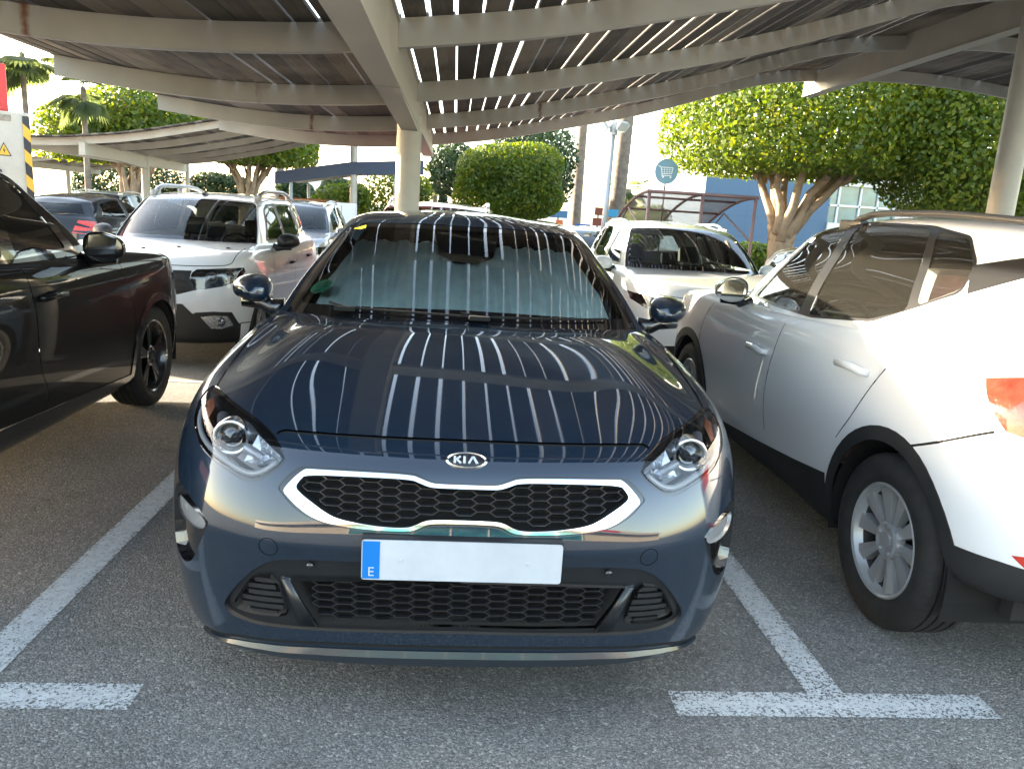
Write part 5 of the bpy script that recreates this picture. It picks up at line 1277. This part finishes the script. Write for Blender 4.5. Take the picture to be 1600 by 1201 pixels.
def palm(label, loc, h, r, crown_r, seed, nf=24, lean=(0, 0), group=None):
    rg = random.Random(seed); root = thing('palm_tree', label, 'palm', loc, 0, group); bm = B(); k = int(h/.16); pts, rad = [], []
    for i in range(k+1):
        f = i/k; pts.append((lean[0]*f*f, lean[1]*f*f, h*f-.1)); rad.append(r*(1.25-.35*f+.25*math.exp(-f*14))*(1+.05*(i % 2)))
    tube(bm, pts, rad, 14); obj_bm('trunk', bm, PALMBARK, root, smooth=True)
    V, Fc, at = [], [], []; top = Vector((lean[0], lean[1], h-.05))
    for i in range(nf):
        az = rg.uniform(0, 2*pi); el = rg.uniform(-.9, 1.2) if i > nf*.3 else rg.uniform(-1.2, -.3); L = crown_r*rg.uniform(.75, 1.05)
        d = Vector((cos(az)*cos(el), sin(az)*cos(el), sin(el))); side = d.cross(Vector((0, 0, 1))); side = side.normalized() if side.length > .01 else Vector((1, 0, 0)); up = side.cross(d); c = top+d*L*.5; s0 = rg.uniform(.2, .9)
        q = len(V); w = side*.012; V += [top-w, top+w, c+w, c-w]; Fc.append((q, q+1, q+2, q+3)); at += [.2]*4
        for j in range(15):
            a = (j-7)/7*1.25; dd = d*cos(a)+side*sin(a); ln = L*.55*(1-.25*abs(a)); pp = Vector((-sin(a)*d.x, -sin(a)*d.y, -sin(a)*d.z))+side*cos(a)
            e1 = c+dd*ln*.6; e2 = c+dd*ln-Vector((0, 0, .16*ln+.05*rg.random())); q = len(V); ww = pp*.045*L
            V += [c, e1-ww, e2, e1+ww]; Fc.append((q, q+1, q+2, q+3)); at += [s0 if el > -.3 else .1]*4
    o = obj_np('crown', V, Fc, PALMLEAF, root, smooth=False); a = o.data.attributes.new('leaf', 'FLOAT', 'POINT'); a.data.foreach_set('value', at)
    return root
GZ = -.17
ficus('big clipped ficus with a pale forked trunk in front of the blue building', (7.15, 15.2, GZ), ((.6, .4, 4.15), (3.3, 2.7, 1.75)), 52000, .115, 11, fork=1.55, trunk_r=.27, spread=1.05, fb=.72)
ficus('dark ficus at the right edge behind the thick canopy post', (11.6, 14.2, GZ), ((-.2, .3, 3.75), (2.9, 2.6, 1.85)), 46000, .115, 12, fork=1.6, trunk_r=.25, fb=.85)
ficus('bright green ficus on the left beyond the second canopy, its trunk fanning out', (-12.6, 30, GZ), ((.3, 0, 3.85), (3.0, 2.5, 1.3)), 22000, .2, 13, fork=.9, trunk_r=.36, spread=.8, blobs=[((-1.1, 0, 3.5), (1.9, 1.9, 1.2), .45), ((1.0, 0, 4.0), (2.2, 2.2, 1.35), .55)])
ficus('ficus standing behind the bright green one, half hidden by the canopies', (-9.2, 34, GZ), ((.2, 0, 3.9), (2.7, 2.4, 1.2)), 14000, .22, 14, fork=1.2, trunk_r=.34)
bush('round_tree', 'round clipped tree on a short trunk, alone beyond the roof of the blue car', (1.6, 22, GZ), [((0, 0, 2.5), (1.65, 1.5, 1.08), 1)], 28000, .11, FICUS, 15, 'tree', stem=.1)
bush('round_tree', 'taller loose tree showing behind the round clipped tree', (2.3, 25.5, GZ), [((0, 0, 3.1), (1.55, 1.3, 1.35), 1), ((-2.4, 0, 2.9), (.9, .9, .9), .3)], 14000, .16, DARKLEAF, 16, 'tree', stem=.1)
palm('tall palm trunk nearer the round clipped tree, grey and slim', (4.78, 30, GZ), 10.5, .17, 1.7, 21)
palm('thick palm trunk beside the tall lamp post', (5.6, 26, GZ), 9.5, .23, 1.8, 22, lean=(.25, 0))
palm('small fan palm with a full crown between the palm trunk and the cart sign', (8.95, 40, GZ), 3.3, .2, 1.35, 23)
palm('pale sunlit palm above the red sign at the left edge', (-14.2, 26, GZ), 5.75, .085, 1.7, 24)
palm('sunlit palm between the red sign and the bright green ficus', (-12.35, 26, GZ), 4.85, .085, 1.5, 25)
palm('palm with drooping fronds just right of the main canopy post', (-1.05, 36, GZ), 3.0, .12, .95, 26)
palm('bare thin palm trunk standing by the clipped hedge on the left', (-9.9, 44, GZ), 7.5, .2, 1.6, 27)
for k, (x, w, h, y, lab) in enumerate(((-1.75, .34, 2.85, 31, 'tall dark cypress right of the main post'), (-.62, .30, 2.1, 31, 'shorter cypress beside the tall dark one'), (.18, .25, 1.75, 33, 'smallest pointed cypress near the round clipped tree'))):
    bush('cypress', lab, (x, y, GZ), [((0, 0, h*.5), (w, w, h*.52), 1), ((0, 0, h*.85), (w*.45, w*.45, h*.25), .2)], 3500, .12, DARKLEAF, 30+k, 'tree')
for k, (x0, x1, y, h, lab) in enumerate(((-9.8, -7.6, 42, 2.5, 'clipped hedge right of the white house'), (-7.6, -5.4, 43, 2.7, 'long clipped hedge behind the blue fascia board'), (-22, -15.5, 46, 3.0, 'dark hedge far left under the canopies'), (-15.2, -11.5, 45, 2.6, 'hedge behind the fanning trunk'))):
    root = thing('hedge', lab, 'hedge', ((x0+x1)/2, y, GZ)); foliage('foliage', [((0, 0, h*.5), ((x1-x0)/2, .9, h*.55), 1)], 9000, .2, DARKLEAF, root, 40+k, .35)
for k, (x, y, rx, h, lab) in enumerate(((-4.2, 27, 1.0, 2.2, 'yellow green shrub left of the thin canopy post'), (-2.35, 28, 1.35, 2.6, 'loose bright shrub between the thin post and the main post'), (9.6, 38, 1.1, 2.2, 'sunlit bushes under the small fan palm'), (8.7, 21, .7, 1.1, 'young shrub by the blue wall'), (10.1, 21, .5, .9, 'low shrub at the foot of the pale forked trunk'))):
    bush('shrub', lab, (x, y, GZ), [((0, 0, h*.55), (rx, .8, h*.5), 1), ((rx*.5, 0, h*.75), (rx*.5, .6, h*.3), .4)], 6000, .14, FICUS, 50+k)

# ---------------------------------------------------------------- second and third canopies
g2 = lambda x, rg: rg.choice([.02, .03, .012, .026, .006])
canopy('carport', 'second wavy slat canopy beyond the white roof rack SUV', (-7.24, 15.06, 0), radians(6), -3.25, 5.6, MAIN_PROF, [.44, 2.64, 4.84, 7.04, 9.24], g2,
    [(-.48, 5.02, .10, 2.2), (4.90, 5.02, .10, 3.4)], [dict(x0=-.545, x1=-.40, sec=[(.30, 2.06, 2.32), (9.55, 2.06, 2.32)], haunch=(2.72, 4.98, 2.06, 1.98, 2.1)), dict(x0=4.83, x1=4.98, sec=[(.30, 3.33, 3.62), (9.6, 3.33, 3.62)])], seed=8)
canopy('carport', 'third canopy far off at the left, seen under the second one', (-17.5, 33, 0), radians(6), -3.25, 5.6, MAIN_PROF, [.44, 4.84, 9.24], g2,
    [(-.48, 5.02, .10, 2.2), (4.90, 5.02, .10, 3.4)], [dict(x0=-.545, x1=-.40, sec=[(.30, 2.06, 2.32), (9.55, 2.06, 2.32)]), dict(x0=4.83, x1=4.98, sec=[(.30, 3.33, 3.62), (9.6, 3.33, 3.62)])], seed=9)

# ---------------------------------------------------------------- buildings, shelters, signs, poles
def panel_mat(name, col, sx, sz, line=.7, rough=.45):
    m, nt, b = nodes_of(name); L = nt.links; tc = nt.nodes.new('ShaderNodeTexCoord'); br = nt.nodes.new('ShaderNodeTexBrick'); mp = nt.nodes.new('ShaderNodeMapping'); mp.inputs['Rotation'].default_value = (pi/2, 0, 0); L.new(tc.outputs['Object'], mp.inputs[0]); L.new(mp.outputs[0], br.inputs['Vector'])
    br.offset = 0; br.inputs['Scale'].default_value = 1; br.inputs['Brick Width'].default_value = sx; br.inputs['Row Height'].default_value = sz; br.inputs['Mortar Size'].default_value = .012
    br.inputs['Color1'].default_value = (*col, 1); br.inputs['Color2'].default_value = (*[c*.93 for c in col], 1); br.inputs['Mortar'].default_value = (*[c*line for c in col], 1); L.new(br.outputs[0], b.inputs['Base Color']); b.inputs['Roughness'].default_value = rough; MATS[name] = m; return m
def building_right():
    root = thing('shop_building', 'blue and white panelled building behind the big clipped ficus', 'building', (13.1, 40, GZ))
    bm = B(); box(bm, 0, 6.9, 0, 14, 0, 4.25); obj_bm('blue_wall', bm, panel_mat('blue_panels', (.045, .11, .20), 2.4, 1.1), root)
    bm = B(); box(bm, 6.9, 34, -.15, 14, 0, 2.15); box(bm, 6.9, 34, -.15, 14, 4.1, 6.4); box(bm, 10.6, 11.6, -.15, 14, 2.15, 4.1); box(bm, 16, 17, -.15, 14, 2.15, 4.1); obj_bm('white_wall', bm, panel_mat('white_panels', (.62, .60, .56), 1.9, 1.05, .75), root)
    bm = B(); box(bm, 6.95, 34, .1, .2, 2.15, 4.1); w = obj_bm('window', bm, mat('window_teal', (.03, .16, .20), .08, coat=1., noise=.5, nscale=.7), root)
    bm = B()
    for x in (7.4, 8.6, 9.6, 12.8, 14, 15): box(bm, x-.04, x+.04, -.02, .1, 2.15, 4.1)
    box(bm, 6.95, 10.6, -.02, .1, 3.02, 3.12); box(bm, 11.6, 16, -.02, .1, 3.02, 3.12); obj_bm('window_frames', bm, mat('frame_white', (.7, .7, .68), .4), w)
building_right()
def house():
    root = thing('house', 'small white house far off between the hedges', 'house', (-14.6, 66, GZ)); bm = B(); box(bm, 0, 3.0, 0, 5, 0, 3.6); box(bm, -.15, 3.15, -.15, 5.15, 3.6, 3.8); obj_bm('wall', bm, mat('render_white', (.7, .69, .66), .8, noise=.08), root)
    for x in (.7, 1.9):
        bm = B(); box(bm, x, x+.5, -.04, .0, 1.7, 2.6); obj_bm('window', bm, MATS['gloss_black'], root)
house()
def shop_behind():
    root = thing('supermarket_building', 'long beige supermarket with a red sign band facing the parked cars', 'building', (0, -36, 0))
    bm = B(); box(bm, -45, 45, -14, 0, 0, 4.9); obj_bm('wall', bm, panel_mat('beige_panels', (.52, .45, .35), 3.0, 1.6, .8), root)
    bm = B(); box(bm, -45, 45, 0, 2.6, 3.6, 3.9); obj_bm('awning', bm, mat('awning_grey', (.30, .30, .30), .5), root)
    bm = B(); box(bm, -9, 12, .02, .1, .2, 3.6); w = obj_bm('window', bm, MATS['window_teal'], root)
    bm = B()
    for x in range(-9, 13, 3): box(bm, x-.06, x+.06, .1, .16, .2, 3.6)
    obj_bm('window_frames', bm, MATS['frame_white'], w)
    bm = B(); box(bm, 8, 20, .02, .2, 4.0, 4.8); obj_bm('sign_band', bm, mat('sign_red', (.50, .02, .02), .4), root)
shop_behind()
def shelter(label, loc, rz, L, D, h0, h1, col, nrib=3):
    """trolley shelter: tubular frame under a curved clear roof that comes down at the back"""
    root = thing('trolley_shelter', label, 'shelter', loc, rz); cm = mat('frame_'+col[0], col[1], .45, noise=.15); n = 10
    prof = [(D*(i/n), h1+(h0-h1)*cos(pi/2*i/n)**.9) for i in range(n+1)]
    bm = B()
    for k in range(nrib+1):
        x = L*k/nrib; tube(bm, [(x, y, z) for y, z in prof], .03, 8); tube(bm, [(x, 0, 0), (x, 0, h0)], .035, 8); tube(bm, [(x, D, 0), (x, D, h1)], .03, 8)
    for i in (0, 3, 6, 10): y, z = prof[i]; tube(bm, [(-.05, y, z), (L+.05, y, z)], .035 if i == 0 else .024, 8)
    for k in (0, nrib): tube(bm, [(L*k/nrib, .1, h0*.62), (L*k/nrib, D*.5, h0*.86), (L*k/nrib, D, h1*.8)], .018, 6)
    obj_bm('frame', bm, cm, root, smooth=True)
    P, Fc = [], []
    for i, (y, z) in enumerate(prof): P += [(-.02, y, z+.035), (L+.02, y, z+.035)]
    Fc = [(2*i, 2*i+1, 2*i+3, 2*i+2) for i in range(n)]
    m = bpy.data.materials.get('roof_sheet') or mat('roof_sheet', (.62, .57, .48), .35, noise=.3, nscale=1.6)
    b = m.node_tree.nodes['Principled BSDF']; b.inputs['Alpha'].default_value = .72
    obj_np('roof_sheet', P, Fc, m, root); return root
shelter('trolley shelter with a maroon frame and curved clear roof under the cart sign', (3.72, 13.6, GZ), 0, 2.15, 3.6, 2.2, 1.35, ('maroon', (.14, .075, .065)), 2)
shelter('trolley shelter with an orange brown frame left of the white cabinet', (-5.2, 21, GZ), 0, 1.75, 2.6, 1.62, 1.2, ('rust', (.30, .12, .05)), 2)
def pole(bm, x, y, z0, z1, r0, r1): lathe(bm, [(z0, r0), (z1, r1), (z1, 0)], 16, 'z', (x, y, 0))
def lamp_post():
    root = thing('lamp_post', 'tall grey lamp post with floodlights right of the round clipped tree', 'lamp post', (3.3, 16, GZ)); bm = B(); tube(bm, [(0, 0, 0), (.06, 0, 3.5)], [.085, .05], 16); box(bm, -.16, .16, -.16, .16, -.01, .03); obj_bm('pole', bm, mat('lamp_grey', (.34, .36, .38), .4, .3), root, smooth=True)
    bm = B(); lathe(bm, [(3.44, .0), (3.44, .09), (3.72, .09), (3.72, 0)], 18, 'z', (.06, 0, 0)); obj_bm('head', bm, MATS['lamp_grey'], root, angle=40)
    for k, (a, c) in enumerate(((25, .30), (150, .26), (200, .22), (-60, .25))):
        t = radians(a); bm = B(); mt = Matrix.Translation((.06+cos(t)*.26, sin(t)*.26, 3.62)) @ Matrix.Rotation(t, 4, 'Z') @ Matrix.Rotation(radians(35), 4, 'Y'); box(bm, -.03, .05, -.12, .12, -.1, .1, .012, mtx=mt); tube(bm, [(.06+cos(t)*.08, sin(t)*.08, 3.6), (.06+cos(t)*.26, sin(t)*.26, 3.62)], .018, 8); obj_bm('floodlight', bm, mat('flood_housing', (.42, .43, .44), .4), root)
lamp_post()
def cart_sign():
    root = thing('cart_sign', 'round pale blue sign with a white shopping trolley on a thin pole', 'sign', (4.64, 16.0, GZ))
    bm = B(); tube(bm, [(0, .02, 0), (0, .02, 2.9)], .018, 8); obj_bm('pole', bm, MATS['steel_dark'], root)
    bm = B(); mt = Matrix.Translation((0, 0, 2.74)); n = 40; prism(bm, [(.265*cos(2*pi*k/n), .275*sin(2*pi*k/n)) for k in range(n)], lambda x, z: (x, -.012, 2.74+z), lambda x, z: (x, .012, 2.74+z)); obj_bm('disc', bm, mat('disc_blue', (.16, .30, .40), .4), root)
    bm = B(); y = -.018
    def ln(a, b, r=.008): tube(bm, [(a[0], y, 2.74+a[1]), (b[0], y, 2.74+b[1])], r, 6)
    q = [(-.13, .085), (.14, .085), (.12, -.04), (-.10, -.06)]
    for i in range(4): ln(q[i], q[(i+1) % 4], .010)
    ln((-.13, .085), (-.19, .11), .010); ln((-.10, -.06), (-.10, -.10), .010); ln((-.10, -.10), (.12, -.085), .010)
    for f in (.25, .5, .75): ln((lerp(q[0][0], q[1][0], f), .085), (lerp(q[3][0], q[2][0], f), lerp(q[3][1], q[2][1], f)), .005)
    for f in (.33, .66): ln((lerp(q[0][0], q[3][0], f), lerp(.085, -.06, f)), (lerp(q[1][0], q[2][0], f), lerp(.085, -.04, f)), .005)
    for x in (-.07, .10): lathe(bm, [(y-.008, 0), (y-.008, .022), (y+.006, .022)], 14, 'y', (x, 0, 2.74-.125))
    obj_bm('trolley_symbol', bm, mat('symbol_white', (.75, .78, .8), .5), root)
cart_sign()
def board_sign(name, label, loc, boards, pw=.03):
    """boards = (x0, x1, z0, z1, material)"""
    root = thing(name, label, 'sign', (loc[0], loc[1], GZ)); x = sum((b[0]+b[1])/2 for b in boards)/len(boards); bm = B(); tube(bm, [(x, .03, 0), (x, .03, max(b[3] for b in boards)-.02)], pw, 10); obj_bm('post', bm, MATS['lamp_grey'], root)
    for b in boards:
        bm = B(); box(bm, b[0], b[1], -.02, .0, b[2], b[3], .004); o = obj_bm('board', bm, b[4], root)
    return root
BL = mat('sign_blue', (.02, .13, .42), .4); LB = mat('sign_light_blue', (.05, .33, .60), .4); BR = mat('sign_brown', (.22, .06, .04), .5); OR = mat('sign_orange', (.70, .17, .06), .5); WH = MATS['symbol_white']
r1 = board_sign('parking_sign', 'square light blue wheelchair parking sign with white outline', (3.14, 19.5), [(-.12, .13, 1.10, 1.36, WH), (-.105, .115, 1.115, 1.345, LB)])
for o in list(r1.children):
    if o.name.startswith('board') and o.active_material == LB: o.location.y = -.006
bm = B(); y = -.034
def ln(a, b, r=.010): tube(bm, [(a[0], y, a[1]), (b[0], y, b[1])], r, 6)
ln((-.02, 1.30), (-.02, 1.22)); ln((-.02, 1.22), (.04, 1.21)); ln((.04, 1.21), (.06, 1.14)); tube(bm, [(-.01+.055*cos(t), y, 1.19+.055*sin(t)) for t in np.linspace(1.9, 5.6, 12)], .009, 6); lathe(bm, [(y-.01, 0), (y-.01, .016), (y+.008, .016)], 12, 'y', (-.02, 0, 1.322)); obj_bm('wheelchair_symbol', bm, WH, r1)
r2 = board_sign('direction_sign', 'dark blue arrow shaped sign with a red dot beside the wheelchair sign', (3.45, 19.8), [(-.20, .20, 1.16, 1.43, BL)])
bm = B(); prism(bm, [(-.20, 1.16), (-.20, 1.43), (-.30, 1.295)], lambda x, z: (x, -.02, z), lambda x, z: (x, 0, z)); obj_bm('arrow_tip', bm, BL, r2)
bm = B(); lathe(bm, [(-.026, 0), (-.026, .06), (-.019, .06)], 20, 'y', (-.09, 0, 1.295)); obj_bm('red_dot', bm, mat('dot_red', (.6, .03, .08), .4), r2)
bm = B(); [box(bm, .02, .15, -.024, -.019, z, z+.018) for z in (1.34, 1.30, 1.26)]; obj_bm('text_lines', bm, WH, r2)
board_sign('orange_sign', 'small orange sign left of the wheelchair sign', (2.95, 21), [(-.10, .10, 1.36, 1.50, OR)])
board_sign('name_board', 'pair of brown boards stacked on a white pillar by the lamp post', (4.1, 21), [(-.14, .14, 1.70, 1.92, BR), (-.18, .12, 1.40, 1.62, BR), (-.20, .10, .0, 1.36, WH)])
board_sign('name_board', 'bright blue board right of the lamp post', (4.7, 22), [(-.16, .16, 1.68, 1.90, LB)])
board_sign('name_board', 'pale blue board behind the orange sign', (3.3, 24), [(-.30, .30, 1.55, 1.78, mat('sign_pale', (.12, .28, .52), .4))])
root = thing('timber_fence', 'dark timber fence below the round clipped tree', 'fence', (1.2, 26, GZ)); bm = B()
for k in range(16): box(bm, k*.16, k*.16+.15, -.015, .015, .05, 1.35)
for z in (.3, 1.1): box(bm, 0, 2.55, .016, .06, z, z+.09)
obj_bm('fence_panel', bm, mat('fence_brown', (.06, .045, .035), .8, noise=.3), root)
# blue fascia board of a far canopy, on two posts
root = thing('fascia_board', 'dark blue fascia board of a low canopy behind the thin post', 'canopy', (0, 20.5, GZ)); P = [(-5.0, 1.98, 2.31), (-3.0, 2.36, 2.69), (-.98, 2.50, 2.87)]; bm = B()
for (xa, a0, a1), (xb, b0, b1) in zip(P, P[1:]): prism(bm, [(xa, a0), (xb-.004, b0), (xb-.004, b1), (xa, a1)], lambda x, z: (x, -.05, z), lambda x, z: (x, .05, z))
obj_bm('board', bm, mat('fascia_blue', (.018, .045, .10), .45, noise=.1), root)
bm = B(); prism(bm, [(-4.9, 2.1), (-3, 2.45), (-1.1, 2.6), (-1.1, 2.66), (-3, 2.52), (-4.9, 2.17)], lambda x, z: (x, .052, z), lambda x, z: (x, 3, z)); obj_bm('roof', bm, MATS['awning_grey'], root)
for x, h in ((-1.75, 2.5), (-4.6, 2.1)):
    for yy in (.12, 2.8): bm = B(); pole(bm, x, yy, 0, h, .05, .05); obj_bm('post', bm, mat('post_pale', (.38, .48, .55), .4), root)
root = thing('utility_cabinet', 'plain white cabinet standing behind the thin canopy post', 'cabinet', (-2.57, 16, GZ)); bm = B(); box(bm, -.29, .29, 0, .4, .08, 1.6, .012); obj_bm('body', bm, mat('cabinet_white', (.66, .68, .70), .4), root); bm = B(); box(bm, -.27, .27, .02, .38, 0, .08); obj_bm('plinth', bm, MATS['steel_dark'], root); bm = B(); box(bm, -.004, .004, -.003, .002, .14, 1.55); box(bm, .03, .05, -.02, .0, .8, .92); obj_bm('door_gap', bm, MATS['steel_dark'], root)
def kiosk():
    root = thing('equipment_kiosk', 'beige metal kiosk with a hazard striped corner and an electric warning sign, left edge', 'kiosk', (-6.87, 8.3, GZ), radians(28))
    bm = B(); box(bm, 0, 1.47, 0, 1.4, 0, 2.48, .01); obj_bm('body', bm, mat('kiosk_beige', (.44, .40, .34), .5, noise=.08), root)
    m, nt, b = nodes_of('hazard_stripes'); L = nt.links; tc = nt.nodes.new('ShaderNodeTexCoord'); sp = nt.nodes.new('ShaderNodeSeparateXYZ'); L.new(tc.outputs['Object'], sp.inputs[0])
    a = nt.nodes.new('ShaderNodeMath'); a.operation = 'ADD'; L.new(sp.outputs[0], a.inputs[0]); L.new(sp.outputs[2], a.inputs[1]); d = nt.nodes.new('ShaderNodeMath'); d.operation = 'MULTIPLY'; d.inputs[1].default_value = 3.2; L.new(a.outputs[0], d.inputs[0]); f = nt.nodes.new('ShaderNodeMath'); f.operation = 'FRACT'; L.new(d.outputs[0], f.inputs[0]); g = nt.nodes.new('ShaderNodeMath'); g.operation = 'GREATER_THAN'; g.inputs[1].default_value = .5; L.new(f.outputs[0], g.inputs[0])
    x = nt.nodes.new('ShaderNodeMix'); x.data_type = 'RGBA'; L.new(g.outputs[0], x.inputs[0]); x.inputs[6].default_value = (.02, .02, .022, 1); x.inputs[7].default_value = (.62, .36, .03, 1); L.new(x.outputs[2], b.inputs['Base Color'])
    bm = B(); box(bm, 1.40, 1.48, -.012, .1, .02, 2.44); obj_bm('hazard_strip', bm, m, root)
    bm = B(); prism(bm, [(1.10, 1.93), (1.26, 1.93), (1.18, 2.10)], lambda x, z: (x, -.004, z), lambda x, z: (x, .001, z)); ws = obj_bm('warning_sign', bm, mat('warn_black', (.02, .02, .02), .5), root)
    bm = B(); prism(bm, [(1.118, 1.942), (1.242, 1.942), (1.18, 2.078)], lambda x, z: (x, -.007, z), lambda x, z: (x, -.0045, z)); obj_bm('warning_field', bm, mat('warn_yellow', (.66, .38, .03), .5), ws)
    bm = B(); prism(bm, [(1.185, 2.045), (1.165, 1.99), (1.182, 1.993), (1.172, 1.952), (1.198, 2.005), (1.182, 2.002)], lambda x, z: (x, -.009, z), lambda x, z: (x, -.0072, z)); obj_bm('flash_symbol', bm, MATS['warn_black'], ws)
    bm = B(); box(bm, .96, 1.14, -.05, 0, 1.70, 1.76, .01); box(bm, .9, 1.0, -.03, 0, 1.66, 1.80, .008); obj_bm('latch', bm, MATS['steel_dark'], root)
    bm = B(); box(bm, .95, 1.28, -.004, .0, 2.36, 2.44); obj_bm('rating_plate', bm, mat('plate_worn', (.25, .21, .16), .6, noise=.5, nscale=30), root)
    s = thing('red_sign', 'red illuminated sign box with a white letter S on top of the beige kiosk', 'sign', (-6.87, 8.3, GZ), radians(28)); bm = B(); box(bm, -.2, 1.26, .1, .5, 2.484, 3.06, .02); obj_bm('sign_box', bm, MATS['sign_red'], s)
    text_mesh('S', .42, 'sign_letter', mat('sign_white', (.8, .8, .8), .4), s, Matrix.Translation((1.08, .094, 2.78)) @ FACE_FRONT, .004)
kiosk()

# ---------------------------------------------------------------- cars further back
KIA_SP = dict(axles=(.90, 3.55), arch_r=.352, arch_z=.318, step=(.25, .25), si=[(-.02,1.058),(.60,1.036),(.692,1.036),(.560,1.322),(.52,1.341),(-.02,1.356)],
    wins=[[(1.75,1.03),(2.45,1.03),(2.45,1.345),(2.22,1.32)], [(2.6,1.03),(3.5,1.065),(3.42,1.28),(2.9,1.355),(2.6,1.352)]], dlo=[(1.62,1.02),(2.5,1.015),(3.6,1.05),(3.72,1.10),(3.45,1.31),(2.9,1.372),(2.4,1.362),(2.15,1.33)],
    over=[('taillight', [(3.9,.97),(4.4,1.0),(4.4,.80),(3.95,.82)], 'side'), ('headlight', [(.485,.789),(.60,.855),(.748,.893),(.778,.865),(.728,.781),(.601,.734)], 'front'), ('grille', [(-.02,.74),(.42,.74),(.44,.68),(.3,.63),(-.02,.64)], 'front')],
    seams=[([(1.28, .30), (1.30, .6), (1.36, .94)], 'side', .008), ([(2.42, .25), (2.42, .94)], 'side', .008)],
    tyre=(.316, .205, .208), rim='seven', mirror=((.925, 1.58, 1.062), (.107, .11, .078), (.79, 1.56, .985), MATS['gloss_black'], MATS['gloss_black']), bulbs=[(.65, .82, .045, 'chrome')], handles=[(2.25, .80, .2)], p=KIA_P)
def far_car(base, name, label, loc, rz, pm, **k):
    sp = dict(base); sp.update(name=name, label=label, loc=loc, rz=rz, paint=pm, col=(.5, .5, .5)); sp.update(k); return generic_car(sp)[0]
SUV_SP = dict(p=WHITE_P, axles=(.90, 3.57), arch_r=.375, arch_z=.345, clad=.045, step=(.25, .25), over=[('taillight', [(4.0,1.02),(4.6,1.08),(4.6,.85),(4.05,.88)], 'side'), ('headlight', [(.50,.84),(.62,.885),(.80,.925),(.91,.93),(.90,.86),(.80,.80),(.62,.80)], 'front'), ('grille', [(-.02,.88),(.46,.86),(.46,.68),(-.02,.60)], 'front')],
    si=[(-.02,1.17),(.60,1.155),(.72,1.16),(.62,1.49),(.575,1.515),(-.02,1.545)], wins=[[(1.80,1.15),(2.45,1.15),(2.45,1.52),(2.25,1.51),(2.08,1.45)], [(2.58,1.15),(3.3,1.17),(3.3,1.53),(2.58,1.53)], [(3.4,1.19),(3.8,1.24),(3.6,1.46),(3.4,1.51)]],
    tyre=(.345, .225, .23), rim='seven', rails=(2.2, 3.9, .05, MATS['silver']), mirror=((.985, 1.75, 1.13), (.11, .10, .08), (.84, 1.70, 1.08), MATS['gloss_black'], MATS['gloss_black']))
RED = paint('paint_red', (.16, .02, .02), .2, .35); SILVER = paint('paint_silver', (.34, .33, .34), .7, .3, flake=.1); DARK = paint('paint_graphite', (.018, .019, .022), .5, .3); PALE = paint('paint_pale_blue', (.36, .46, .55), .3, .3)
far_car(SUV_SP, 'suv_car', 'red SUV hidden behind the blue hatchback, only its roof showing', (-.25, 5.35, GZ+.06), 0, RED, group=None)
far_car(KIA_SP, 'hatchback_car', 'black car glimpsed between the two white cars at the right', (5.1, 5.4, GZ), 0, DARK)
far_car(SUV_SP, 'estate_car', 'silver pink car directly behind the white roof rack SUV', (-3.0, 10.6, GZ-.03), 0, SILVER)
far_car(KIA_SP, 'hatchback_car', 'pale blue car beyond the silver one, below the orange brown shelter', (-3.9, 16.4, GZ), 0, PALE)
far_car(KIA_SP, 'hatchback_car', 'dark grey hatchback, tail towards us, between the black SUV and the roof rack SUV', (-7.35, 17.0, GZ+.02), pi, DARK)
far_car(SUV_SP, 'van_car', 'pale blue people carrier behind the dark grey hatchback, far left', (-9.7, 18.3, GZ-.12), 0, PALE)
far_car(KIA_SP, 'hatchback_car', 'white car half hidden behind the blue hatchback roof, near the wheelchair sign', (2.5, 11.5, GZ), 0, PAINT_WHITE)

GROUPS = {'car': 'parked cars', 'palm': 'palm trees', 'hedge': 'hedges', 'shrub': 'shrubs', 'carport': 'slat canopies', 'shelter': 'trolley shelters', 'sign': 'signs', 'building': 'buildings'}
for o in COL.objects:
    if o.parent is None and o.get('category'):
        nm = o.name.split('.')[0]; g = {'ficus_tree': 'ficus trees', 'round_tree': 'round trees', 'cypress': 'cypresses'}.get(nm) or GROUPS.get(o['category'])
        if g: o['group'] = g
